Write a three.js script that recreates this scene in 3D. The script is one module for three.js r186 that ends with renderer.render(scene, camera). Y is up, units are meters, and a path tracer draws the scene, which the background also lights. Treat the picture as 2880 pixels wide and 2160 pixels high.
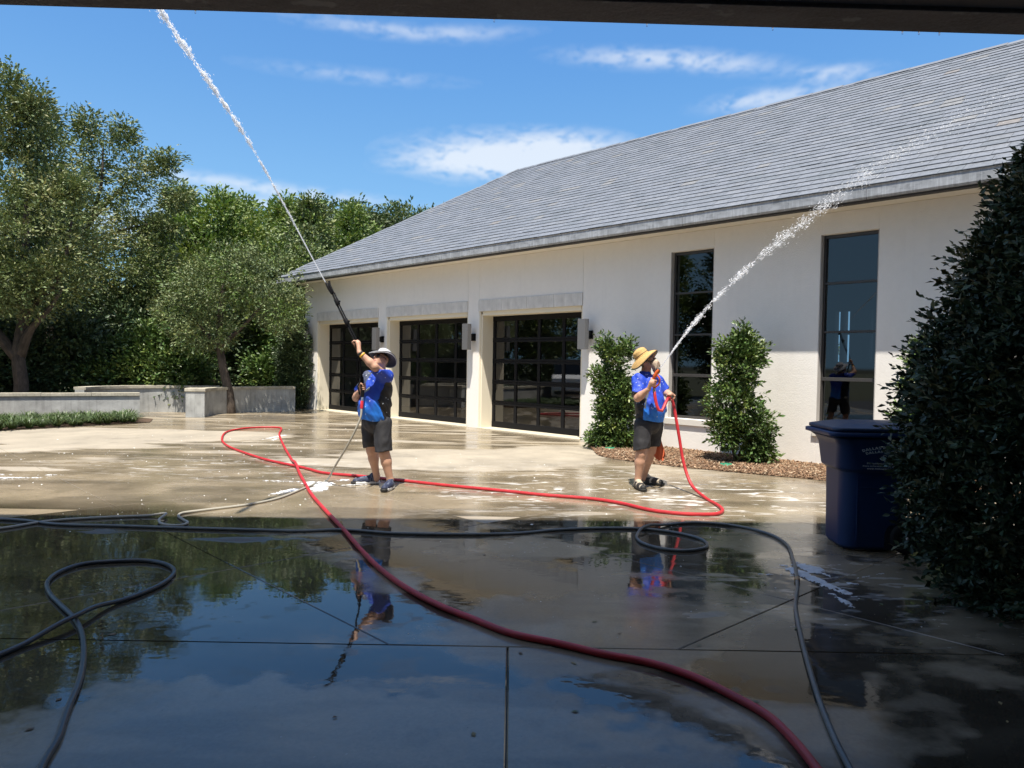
import * as THREE from 'three';
import { mergeGeometries } from 'three/addons/utils/BufferGeometryUtils.js';
import { RoundedBoxGeometry } from 'three/addons/geometries/RoundedBoxGeometry.js';

// ------------------------------------------------------------------ camera, sky, sun, exposure
const D2R = Math.PI / 180;
const scene = new THREE.Scene();
const camera = new THREE.PerspectiveCamera(2 * Math.atan(1080 / 2097) / D2R, 4 / 3, 0.05, 600);
camera.position.set(0, 1.55, 0);
camera.rotation.order = 'YXZ';
camera.rotation.set(-1.573 * D2R, 0, 0.947 * D2R);

const renderer = new THREE.WebGLRenderer({ antialias: true });
renderer.toneMapping = THREE.LinearToneMapping;
renderer.toneMappingExposure = 1.75;
renderer.shadowMap.enabled = true;

const sun = new THREE.DirectionalLight(0xfff7ea, 5);
sun.position.set(-0.179 * 20, 3.25 * 20, 1.268 * 20);
sun.castShadow = true;
sun.shadow.mapSize.set(4096, 4096);
sun.shadow.camera.left = -40; sun.shadow.camera.right = 40; sun.shadow.camera.top = 40; sun.shadow.camera.bottom = -40;
sun.shadow.camera.far = 160;
sun.shadow.radius = 1;
scene.add(sun, sun.target);

// ------------------------------------------------------------------ small tools
function rngOf(seed) { let a = seed >>> 0; return () => { a = (a + 0x6D2B79F5) | 0; let t = Math.imul(a ^ (a >>> 15), 1 | a); t = (t + Math.imul(t ^ (t >>> 7), 61 | t)) ^ t; return ((t ^ (t >>> 14)) >>> 0) / 4294967296; }; }
const rnd = rngOf(20240);
const lerp = (a, b, t) => a + (b - a) * t, clamp = (x, a = 0, b = 1) => x < a ? a : x > b ? b : x;
const sstep = (a, b, x) => { const t = clamp((x - a) / (b - a)); return t * t * (3 - 2 * t); };
const V = (x, y, z) => new THREE.Vector3(x, y, z);
function hash2(x, y) { let h = Math.imul(x, 374761393) + Math.imul(y, 668265263) | 0; h = Math.imul(h ^ (h >>> 13), 1274126177); return ((h ^ (h >>> 16)) >>> 0) / 4294967296; }
function vnoise(x, y) {
  const xi = Math.floor(x), yi = Math.floor(y), fx = x - xi, fy = y - yi;
  const sx = fx * fx * (3 - 2 * fx), sy = fy * fy * (3 - 2 * fy);
  const a = hash2(xi, yi), b = hash2(xi + 1, yi), c = hash2(xi, yi + 1), d = hash2(xi + 1, yi + 1);
  return a + (b - a) * sx + (c - a) * sy + (a - b - c + d) * sx * sy;
}
function fbm(x, y, o = 4) { let s = 0, a = 0.5, n = 0; for (let i = 0; i < o; i++) { s += a * vnoise(x, y); n += a; x = x * 2.03 + 17.1; y = y * 2.03 - 9.7; a *= 0.5; } return s / n; }
const enc = v => { v = clamp(v); return 255 * (v <= 0.0031308 ? v * 12.92 : 1.055 * Math.pow(v, 1 / 2.4) - 0.055); };
function dataTex(w, h, fn, srgb) {              // fn(i, j, out) writes linear values 0..1
  const d = new Uint8Array(w * h * 4), o = [0, 0, 0];
  for (let j = 0; j < h; j++) for (let i = 0; i < w; i++) {
    fn(i, j, o); const k = (j * w + i) * 4;
    for (let c = 0; c < 3; c++) d[k + c] = srgb ? enc(o[c]) : 255 * clamp(o[c]);
    d[k + 3] = 255;
  }
  const t = new THREE.DataTexture(d, w, h); t.magFilter = THREE.LinearFilter; t.minFilter = THREE.LinearMipmapLinearFilter; t.generateMipmaps = true;
  t.wrapS = t.wrapT = THREE.RepeatWrapping; if (srgb) t.colorSpace = THREE.SRGBColorSpace; t.needsUpdate = true; return t;
}
const rgb = (r, g, b) => new THREE.Color().setRGB(r, g, b);
const mat = (c, rough = 0.8, o = {}) => new THREE.MeshStandardMaterial({ color: rgb(...c), roughness: rough, ...o });
const phys = (c, rough, o = {}) => new THREE.MeshPhysicalMaterial({ color: rgb(...c), roughness: rough, ...o });
const taken = {};
function numbered(n) { const k = taken[n] = (taken[n] ?? -1) + 1; return k ? n + '_' + String(k).padStart(3, '0') : n; }
function tag(o, label, category, group, kind) { o.userData.label = label; if (category) o.userData.category = category; if (group) o.userData.group = group; if (kind) o.userData.kind = kind; return o; }
function thing(name, label, category, pos = [0, 0, 0], turn = 0, group) {
  const g = new THREE.Group(); g.name = numbered(name); g.position.set(...pos); g.rotation.y = turn; scene.add(g); return tag(g, label, category, group);
}
function mesh(name, geo, m, parent = scene) { const o = new THREE.Mesh(geo, m); o.name = parent === scene ? numbered(name) : name; o.castShadow = o.receiveShadow = true; parent.add(o); return o; }
function structure(name, geo, m, label) { const o = mesh(name, geo, m); o.userData.kind = 'structure'; if (label) o.userData.label = label; return o; }
function flat(g) { g = g.index ? g.toNonIndexed() : g; for (const k of Object.keys(g.attributes)) if (!['position', 'normal', 'uv', 'color'].includes(k)) g.deleteAttribute(k); return g; }
function merge(list) { list = list.map(flat); const c = list.some(g => g.attributes.color); for (const g of list) { if (!g.attributes.uv) g.setAttribute('uv', new THREE.BufferAttribute(new Float32Array(g.attributes.position.count * 2), 2)); if (c && !g.attributes.color) g.setAttribute('color', new THREE.BufferAttribute(new Float32Array(g.attributes.position.count * 3).fill(1), 3)); } return mergeGeometries(list); }
function uvm(g) {                                // uv in metres from the dominant axis of each face
  g = flat(g); const p = g.attributes.position, uv = new Float32Array(p.count * 2), a = V(), b = V(), c = V(), n = V();
  for (let i = 0; i < p.count; i += 3) {
    a.fromBufferAttribute(p, i); b.fromBufferAttribute(p, i + 1); c.fromBufferAttribute(p, i + 2);
    n.copy(b).sub(a).cross(V().copy(c).sub(a)); const ax = Math.abs(n.x), ay = Math.abs(n.y), az = Math.abs(n.z);
    [a, b, c].forEach((q, k) => { const o = (i + k) * 2; if (ax >= ay && ax >= az) { uv[o] = q.z; uv[o + 1] = q.y; } else if (ay >= az) { uv[o] = q.x; uv[o + 1] = q.z; } else { uv[o] = q.x; uv[o + 1] = q.y; } });
  }
  g.setAttribute('uv', new THREE.BufferAttribute(uv, 2)); return g;
}
// a box from corner to corner
function bx(x0, x1, y0, y1, z0, z1, r = 0) {
  const w = x1 - x0, h = y1 - y0, d = z1 - z0;
  const g = r ? new RoundedBoxGeometry(w, h, d, 1, Math.min(r, w / 2.1, h / 2.1, d / 2.1)) : new THREE.BoxGeometry(w, h, d);
  g.translate((x0 + x1) / 2, (y0 + y1) / 2, (z0 + z1) / 2); return uvm(g);
}
function rawGeo(pos, idx, uv, col) {
  const g = new THREE.BufferGeometry(); g.setAttribute('position', new THREE.BufferAttribute(new Float32Array(pos), 3));
  if (uv) g.setAttribute('uv', new THREE.BufferAttribute(new Float32Array(uv), 2));
  if (col) g.setAttribute('color', new THREE.BufferAttribute(new Float32Array(col), 3));
  if (idx) g.setIndex(idx); g.computeVertexNormals(); return g;
}
function taper(pts, radii, sides = 8, cap = true) {       // tapered tube through points
  const P = pts.map(p => p.isVector3 ? p : V(...p)), pos = [], idx = [], uv = []; let ref = V(0.13, 0.2, 0.97), len = 0;
  for (let i = 0; i < P.length; i++) {
    const t = P[Math.min(i + 1, P.length - 1)].clone().sub(P[Math.max(i - 1, 0)]).normalize();
    let a = ref.clone().sub(t.clone().multiplyScalar(ref.dot(t))); if (a.lengthSq() < 1e-6) a = V(1, 0, 0); a.normalize(); ref = a; const b = t.clone().cross(a);
    if (i) len += P[i].distanceTo(P[i - 1]);
    const r = Array.isArray(radii) ? radii[i] : radii;
    for (let k = 0; k <= sides; k++) { const th = k / sides * 2 * Math.PI, c = Math.cos(th) * r, s = Math.sin(th) * r; pos.push(P[i].x + a.x * c + b.x * s, P[i].y + a.y * c + b.y * s, P[i].z + a.z * c + b.z * s); uv.push(k / sides * 2 * Math.PI * (Array.isArray(radii) ? radii[0] : radii), len); }
  }
  const n = sides + 1;
  for (let i = 0; i < P.length - 1; i++) for (let k = 0; k < sides; k++) { const a = i * n + k; idx.push(a, a + 1, a + n, a + 1, a + n + 1, a + n); }
  if (cap) for (const [e, f] of [[0, 1], [P.length - 1, 0]]) { const c = pos.length / 3; pos.push(P[e].x, P[e].y, P[e].z); uv.push(0, 0); for (let k = 0; k < sides; k++) { const a = e * n + k; f ? idx.push(c, a + 1, a) : idx.push(c, a, a + 1); } }
  return flat(rawGeo(pos, idx, uv));
}
function curve(pts, n, tension = 0.5) { return new THREE.CatmullRomCurve3(pts.map(p => p.isVector3 ? p : V(...p)), false, 'centripetal', tension).getSpacedPoints(n); }
const xform = (g, m) => { g.applyMatrix4(m); return g; };

// ------------------------------------------------------------------ sky (air and clouds, equirectangular)
{
  const W = 2880, H = 1440, d = new Float32Array(W * H * 4);
  const zen = [0.024, 0.08, 0.25], mid = [0.022, 0.145, 0.39], hor = [0.18, 0.37, 0.56];
  // clouds: azimuth (right of forward), elevation, half-width, half-height (degrees), strength, tilt
  const cl = [[.3, 15.3, 6.2, 1.15, 1.25, 0], [3.5, 15.7, 3.6, 1.0, .8, 0], [-4, 15.0, 4, .6, .6, .08], [9.0, 21.9, 4.6, 0.5, .36, -.06], [14.5, 21.3, 4.2, 0.5, .36, -.12], [22.6, 19.9, 2.6, 0.4, .4, -.05], [18.0, 18.7, 3.2, 0.5, .45, .06],
    [-10.5, 23.4, 6, 0.4, .27, -.03], [-4, 23.6, 4, .35, .22, .04], [-19, 12.2, 8.5, 0.42, .45, -.05], [-17, 11.0, 7, 0.35, .42, -.07], [-23, 9.8, 6, 1.0, .34, 0], [-28, 8.6, 4, .8, .35, .05], [-12, 20.3, 6, .4, .16, 0], [-36, 24, 4, 1.6, .4, .1], [25, 18.6, 4, .6, .3, 0]];
  const r = rngOf(77), SD = [-.179, 3.25, 1.268].map(v => v / Math.hypot(.179, 3.25, 1.268));
  for (let i = 0; i < 60; i++) { const az = 45 + r() * 270; cl.push([az > 180 ? az - 360 : az, 6 + r() * 60, 5 + r() * 9, .5 + r() * 1.6, .3 + r() * .8, (r() - .5) * .1]); }
  for (let j = 0; j < H; j++) {
    const el = ((j + .5) / H - .5) * 180, t = clamp(Math.sin(Math.max(el, 0) * D2R));
    const k1 = Math.pow(1 - sstep(0, .50, t), 1.25), k2 = sstep(.3, 1, t);
    const near = cl.filter(c => Math.abs(c[1] - el) < c[3] * 3.2 + c[2] * Math.abs(c[5]) * 2);
    for (let i = 0; i < W; i++) {
      const th = ((i + .5) / W - .5) * 2 * Math.PI, az = Math.atan2(Math.cos(th), -Math.sin(th)) / D2R;   // u = atan2(z, x)
      let c0 = [0, 1, 2].map(k => lerp(lerp(mid[k], zen[k], k2), hor[k], k1));
      if (el < 0) { const g = sstep(0, -6, el); c0 = c0.map((v, k) => lerp(v, [.12, .125, .10][k], g)); }
      { const ce = Math.cos(el * D2R), dx = ce * Math.sin(az * D2R), dz = -ce * Math.cos(az * D2R), ang = Math.acos(clamp((dx * SD[0] + Math.sin(el * D2R) * SD[1] + dz * SD[2]), -1, 1)) / D2R, g1 = Math.exp(-ang / 10), g2 = Math.exp(-ang / 36); if (el > 0) c0 = c0.map((v, k) => v + [.9, .86, .78][k] * g1 + [.50, .53, .56][k] * g2); }   // the air is brighter round the sun
      let den = 0;
      for (const c of near) {
        let da = az - c[0]; if (da > 180) da -= 360; if (da < -180) da += 360; if (Math.abs(da) > c[2] * 2.6) continue;
        const de = el - c[1] - da * c[5], g = Math.exp(-(da * da) / (c[2] * c[2]) * 1.1 - (de * de) / (c[3] * c[3]) * .9);
        if (g > .02) den += g * c[4];
      }
      if (den > .01) {
        const w1 = fbm(az * .35 + 5, el * 1.1, 4), n = fbm(az * .9 + w1 * 3.5, el * 2.6 + w1 * 4.5, 6), f = fbm(az * 2.2 - el * 1.4, el * 5, 4);
        den = clamp(den * 1.25 * sstep(.26, .72, n * .7 + f * .3 + den * .13)); den = 1 - Math.exp(-den * 1.8);
        c0 = c0.map((v, k) => lerp(v, [.56, .58, .60][k], den * .85));
      }
      const q = (j * W + i) * 4; d[q] = c0[0]; d[q + 1] = c0[1]; d[q + 2] = c0[2]; d[q + 3] = 1;
    }
  }
  const t = new THREE.DataTexture(d, W, H, THREE.RGBAFormat, THREE.FloatType); t.mapping = THREE.EquirectangularReflectionMapping; t.magFilter = THREE.LinearFilter; t.minFilter = THREE.LinearFilter; t.needsUpdate = true;
  scene.background = t; scene.environment = t;
}

// ------------------------------------------------------------------ the garage building's axes: s runs along its wall, d across it
const TH = 43.319 * D2R, UX = -Math.sin(TH), UZ = -Math.cos(TH), NX = -Math.cos(TH), NZ = Math.sin(TH), DW = -11.55;
const sOf = (x, z) => UX * x + UZ * z, dOf = (x, z) => NX * x + NZ * z;
const XZ = (s, d) => [UX * s + NX * d, UZ * s + NZ * d];

// ------------------------------------------------------------------ ground and driveway
{
  const gt = dataTex(512, 512, (i, j, o) => { const n = fbm(i / 16, j / 16, 5), m = fbm(i / 90 + 9, j / 90, 3); o[0] = .06 + .08 * n * m; o[1] = .065 + .09 * n * m; o[2] = .03 + .04 * n; }, true);
  const g = new THREE.PlaneGeometry(500, 500); g.rotateX(-Math.PI / 2); g.translate(0, -.06, -60); const t = gt; t.repeat.set(80, 80);
  structure('ground', g, new THREE.MeshStandardMaterial({ map: t, roughness: 1 }), 'earth and leaf litter under the trees');
}
// what lies on the concrete: wet film, standing water with painted house shade, dry patches, suds
const dryBlobs = [[-8.2, -14.6, 3.6, 1.9, 1.15], [-9.5, -12.3, 2.2, .7, .9], [-5.6, -15.0, 1.5, .5, .7], [-.6, -12.0, 2.4, 1.3, 1.3], [.9, -13.2, 1.2, 1.1, 1.2], [-2.6, -11.4, 1.3, .55, .85], [.8, -7.75, .5, .14, .7], [-2.5, -14.5, 2.2, .28, .55], [-1.1, -16.2, 2, .25, .5], [-4.0, -18.2, 2.5, .3, .5], [-6.8, -10.2, .9, .2, .55]];
function cover(x, z, o) {
  const s = sOf(x, z), d = dOf(x, z);
  const e1 = fbm(x * .55 + 3, z * 1.1, 4) - .5, e2 = fbm(x * 1.7 - 8, z * 4.1 + 2, 4) - .5;
  let dry = 0; for (const b of dryBlobs) { const dx = (x - b[0]) / b[2], dz = (z - b[1]) / b[3]; const q = 1 - Math.sqrt(dx * dx + dz * dz); if (q > -.8) dry = Math.max(dry, (q + .25) * b[4]); }
  dry = sstep(.27, .45, dry + e1 * .75 + e2 * .55);
  const streak = sstep(.54, .72, fbm(x * .8 + 40, z * 3.6, 5)) * sstep(-9.8, -11.5, z) * .75;      // half-dry streaks toward the doors
  dry = Math.max(dry, streak);
  const shade = sstep(-7.3, -6.6, z + e1 * .8);                                                       // zone shaded by the house, unused by the maps
  // standing water carrying some painted shade, left of an irregular edge, with islands of damp concrete
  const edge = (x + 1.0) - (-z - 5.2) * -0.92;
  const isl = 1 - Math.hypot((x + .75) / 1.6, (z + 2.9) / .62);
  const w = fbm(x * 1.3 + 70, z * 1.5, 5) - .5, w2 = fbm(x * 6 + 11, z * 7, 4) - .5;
  let pudShade = sstep(.30, -.10, edge + w * .9 + w2 * .35);
  pudShade = Math.max(pudShade, sstep(.40, .50, fbm(x * .9 - 20, z * 1.3 + 7, 5) + w2 * .16)) * sstep(-8.1, -7.2, z + e1 * 1.2);  // water mask ends near the shadow line of the house
  pudShade *= 1 - sstep(-.10, .18, isl + w * 1.1 + w2 * .7);
  const mid = 1 - Math.hypot((x - .55) / .95, (z + 4.3) / .75); pudShade *= 1 - .85 * sstep(-.05, .25, mid + w * .8 + w2 * .5);
  const sudn = fbm(x * 1.1 + 90, z * 4.2, 5), near = Math.exp(-((x - .9) ** 2) / 3.2 - ((z + 9.4) ** 2) / 2.2) + .7 * Math.exp(-((x - 3.0) ** 2) / 2 - ((z + 9.0) ** 2) / 1.2) + .45 * Math.exp(-((x + 4.3) ** 2) / 6 - ((z + 10.6) ** 2) / 1.2) + .5 * Math.exp(-((x - 2.4) ** 2) / .9 - ((z + 5.3) ** 2) / .7);
  const line = 1 - Math.abs(sudn - .5) * 26, suds = clamp(line) * clamp(near * 1.1) * sstep(.42, .6, fbm(x * 3, z * 5 + 4, 3)) + clamp((fbm(x * 5.1, z * 12 + 60, 4) - .66) * 9) * clamp(near) * .8;
  o.dry = dry; o.pudShade = pudShade; o.shade = shade; o.suds = clamp(suds); o.s = s; o.d = d;
}
function slabMaps(x0, x1, z0, z1, W, H, fine) {
  const A = { dry: 0, pudShade: 0 }, n = W * H, dry = new Float32Array(n), pudShade = new Float32Array(n), sud = new Float32Array(n), g1 = new Float32Array(n);
  for (let j = 0; j < H; j++) for (let i = 0; i < W; i++) { const k = j * W + i, x = lerp(x0, x1, (i + .5) / W), z = lerp(z0, z1, (j + .5) / H); cover(x, z, A); dry[k] = A.dry; pudShade[k] = A.pudShade; sud[k] = A.suds; g1[k] = fbm(x * 2.2, z * 2.2 + 30, 5); }
  const at = (i, j) => [lerp(x0, x1, (i + .5) / W), lerp(z0, z1, (j + .5) / H)];
  const map = dataTex(W, H, (i, j, o) => {
    const k = j * W + i, [x, z] = at(i, j), grain = vnoise(x * 95, z * 95) * .6 + vnoise(x * 210, z * 210) * .4;
    const tone = .86 + .28 * (g1[k] - .5) * 1.6 + (grain - .5) * (fine ? .26 : .18), dk = dry[k];
    const warm = fbm(x * .7 + 50, z * .9, 3) - .5, blot = sstep(.62, .75, fbm(x * 3.1 + 5, z * 3.3, 4)) * .12;
    const soak = sstep(.44, .62, fbm(x * .6 + 9, z * 2.6, 5)) * .34 * (1 - dk), t2 = (tone - blot) * (1 - soak) * (1 - .74 * pudShade[k]);  // soaked concrete plus house shade, both put into the colour
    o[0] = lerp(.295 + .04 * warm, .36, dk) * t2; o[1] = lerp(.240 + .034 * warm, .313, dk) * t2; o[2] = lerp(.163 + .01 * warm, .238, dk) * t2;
    const sd = sud[k]; o[0] = lerp(o[0], .72, sd * .8); o[1] = lerp(o[1], .72, sd * .8); o[2] = lerp(o[2], .70, sd * .8);
  }, true);
  const rough = dataTex(W, H, (i, j, o) => {
    const k = j * W + i, [x, z] = at(i, j), film = .13 + .18 * (g1[k] - .3) + .08 * vnoise(x * 40, z * 40);
    const speck = sstep(.60, .72, fbm(x * 11 + 5, z * 11, 3)) * sstep(.42, .6, fbm(x * 1.1 + 60, z * 1.4, 3)), damp = lerp(clamp(film, .06, .5), .015 + .03 * vnoise(x * 3, z * 5) + .16 * speck, pudShade[k]);
    o[0] = o[1] = o[2] = lerp(lerp(damp, .78, dry[k]), .7, sud[k]);
  });
  const bump = dataTex(W, H, (i, j, o) => {
    const k = j * W + i, [x, z] = at(i, j), g = vnoise(x * 120, z * 120) * .5 + vnoise(x * 60, z * 60) * .5;
    const rip = fbm(x * 3.2 + 7, z * 6.5, 3), rq = vnoise(x * 17, z * 34) * sstep(.4, .65, fbm(x * .9 + 33, z * 1.2, 3));
    o[0] = o[1] = o[2] = lerp(lerp(.42 + .16 * rip + g * .10, .5 + .17 * (rip - .5) + .055 * rq + .02 * g, pudShade[k]), .4 + g * .32 + .1 * rip, dry[k]) + sud[k] * .15;
  });
  return new THREE.MeshPhysicalMaterial({ map, roughnessMap: rough, roughness: 1, bumpMap: bump, bumpScale: .0035, ior: 1.62 });
}
const NEAR = [-7.5, 7.5, -10.6, -2.2], FAR = [-19, 11, -27, -7.5];
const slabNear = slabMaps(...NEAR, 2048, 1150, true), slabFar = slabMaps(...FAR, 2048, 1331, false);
{
  const drv = new THREE.Group(); drv.name = 'driveway'; drv.userData = { kind: 'structure', label: 'wet concrete driveway laid in large jointed slabs' }; scene.add(drv);
  // joint filler under the slabs
  const base = new THREE.PlaneGeometry(34, 30); base.rotateX(-Math.PI / 2); base.translate(-4, -.022, -13);
  mesh('joint_filler', base, mat([.06, .052, .042], .5), drv);
  const clip = (poly, f) => { const out = []; for (let i = 0; i < poly.length; i++) { const a = poly[i], b = poly[(i + 1) % poly.length], fa = f(a), fb = f(b); if (fa >= 0) out.push(a); if ((fa >= 0) !== (fb >= 0)) { const t = fa / (fa - fb); out.push([lerp(a[0], b[0], t), lerp(a[1], b[1], t)]); } } return out; };
  const slab = (poly) => {
    if (poly.length < 3) return; const cz = poly.reduce((a, p) => a + p[1], 0) / poly.length, R = Math.min(...poly.map(p => p[1])) > NEAR[2] && poly.every(p => p[0] > NEAR[0] && p[0] < NEAR[1]) ? NEAR : FAR;
    const c = [poly.reduce((a, p) => a + p[0], 0) / poly.length, cz];
    let area = 0; poly.forEach((p, i) => { const q = poly[(i + 1) % poly.length]; area += p[0] * q[1] - q[0] * p[1]; }); if (Math.abs(area) < .04) return;
    if (area > 0) poly = poly.slice().reverse();
    const inset = poly.map(p => { const dx = c[0] - p[0], dz = c[1] - p[1], l = Math.hypot(dx, dz); return [p[0] + dx / l * .006, p[1] + dz / l * .006]; });
    const pos = [], uv = [], idx = [], n = poly.length, push = (p, y) => { pos.push(p[0], y, p[1]); uv.push((p[0] - R[0]) / (R[1] - R[0]), (p[1] - R[2]) / (R[3] - R[2])); };
    inset.forEach(p => push(p, 0)); inset.forEach(p => push(p, 0)); poly.forEach(p => push(p, -.004)); poly.forEach(p => push(p, -.05));
    for (let i = 1; i < n - 1; i++) idx.push(0, i, i + 1);
    for (let i = 0; i < n; i++) { const j = (i + 1) % n; for (const [a, b] of [[n, 2 * n], [2 * n, 3 * n]]) idx.push(a + i, b + i, a + j, a + j, b + i, b + j); }
    const g = flat(rawGeo(pos, idx, uv)); g.computeVertexNormals();
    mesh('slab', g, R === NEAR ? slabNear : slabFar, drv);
  };
  const SL = [-12.95, -9.9, -6.85, -3.8, -.75, 2.3, 5.38, 8.45, 11.5, 14.6, 17.7, 20.8, 24.0, 27], DL = [12.8, 10.3, 7.8, 5.3, 2.75, .25, -2.3, -4.75, -7.25, -9.7, -11.95], gp = .003;
  for (let a = 0; a < SL.length - 1; a++) for (let b = 0; b < DL.length - 1; b++) {
    let poly = [[SL[a] + gp, DL[b] - gp], [SL[a + 1] - gp, DL[b] - gp], [SL[a + 1] - gp, DL[b + 1] + gp], [SL[a] + gp, DL[b + 1] + gp]].map(p => XZ(...p));
    poly = clip(poly, p => -4.045 - p[1]); poly = clip(poly, p => p[0] + 18.5); poly = clip(poly, p => 9.5 - p[0]);
    slab(poly);
  }
  for (const [a, b] of [[-7, -3.6], [-3.6, 0], [0, 3.6], [3.6, 7]]) slab([[a + gp, -4.035], [b - gp, -4.035], [b - gp, -2.25], [a + gp, -2.25]]);
}

// ------------------------------------------------------------------ surface materials
const stuccoTex = dataTex(512, 512, (i, j, o) => { const x = i / 512, y = j / 512; const n = fbm(x * 9, y * 5, 5), m = fbm(x * 60, y * 60, 3), st = sstep(.55, .8, fbm(x * 34, y * 4 + 20, 4)); const v = .97 + .05 * (n - .5) + .04 * (m - .5) - .02 * st; o[0] = .83 * v; o[1] = .805 * v; o[2] = .76 * v; }, true);
stuccoTex.repeat.set(.25, .25);
const stuccoBump = dataTex(512, 512, (i, j, o) => { o[0] = o[1] = o[2] = .6 * fbm(i / 5, j / 5, 3) + .4 * fbm(i / 60, j / 60, 3); }); stuccoBump.repeat.set(.7, .7);
const M = {
  stucco: new THREE.MeshStandardMaterial({ map: stuccoTex, bumpMap: stuccoBump, bumpScale: .003, roughness: .92 }),
  trim: mat([.76, .70, .56], .7), soffit: mat([.74, .69, .60], .85), lintel: null,
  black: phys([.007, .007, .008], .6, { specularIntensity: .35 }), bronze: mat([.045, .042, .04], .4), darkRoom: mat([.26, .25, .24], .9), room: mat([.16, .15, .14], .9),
  glass: phys([.36, .40, .42], .015, { transmission: 1, thickness: 0, ior: 1.62 }),
  doorGlass: phys([.36, .37, .38], .02, { transmission: 1, thickness: 0, ior: 1.95 }),
  sconce: mat([.20, .20, .205], .5, { metalness: .55 }),
};
{
  const t = dataTex(512, 256, (i, j, o) => { const n = fbm(i / 40, j / 40, 5), st = fbm(i / 7, j / 70, 4); const v = .9 + .3 * (n - .5) + .16 * (st - .5); o[0] = .71 * v; o[1] = .695 * v; o[2] = .66 * v; }, true); t.repeat.set(.6, .9);
  M.lintel = new THREE.MeshStandardMaterial({ map: t, roughness: .85, bumpMap: stuccoBump, bumpScale: .003 });
  const gt = dataTex(1024, 256, (i, j, o) => { const n = fbm(i / 60, j / 35, 5), st = sstep(.45, .75, fbm(i / 6, j / 90, 4)), b = sstep(.55, .72, fbm(i / 25 + 40, j / 14, 4)); const v = .72 + .5 * (n - .5) + .2 * st - .15 * b; o[0] = .43 * v; o[1] = .45 * v; o[2] = .475 * v; }, true); gt.repeat.set(.33, 1.6);
  M.gutter = new THREE.MeshStandardMaterial({ map: gt, roughness: .5, metalness: .15 });
  const ct = dataTex(1024, 512, (i, j, o) => { const n = fbm(i / 70, j / 60, 5), st = sstep(.4, .8, fbm(i / 10, j / 130, 4)), c = fbm(i / 4, j / 4, 2); const v = .82 + .55 * (n - .5) - .14 * st + .1 * (c - .5); o[0] = .43 * v; o[1] = .435 * v; o[2] = .415 * v; }, true); ct.repeat.set(.3, .6);
  M.wallGrey = new THREE.MeshStandardMaterial({ map: ct, roughness: .85, bumpMap: stuccoBump, bumpScale: .006 });
  const cp = ct.clone(); cp.needsUpdate = true; cp.repeat.set(.5, .9); M.cap = new THREE.MeshStandardMaterial({ map: cp, color: rgb(1.15, 1.05, .88), roughness: .85, bumpMap: stuccoBump, bumpScale: .006 });
}

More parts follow.
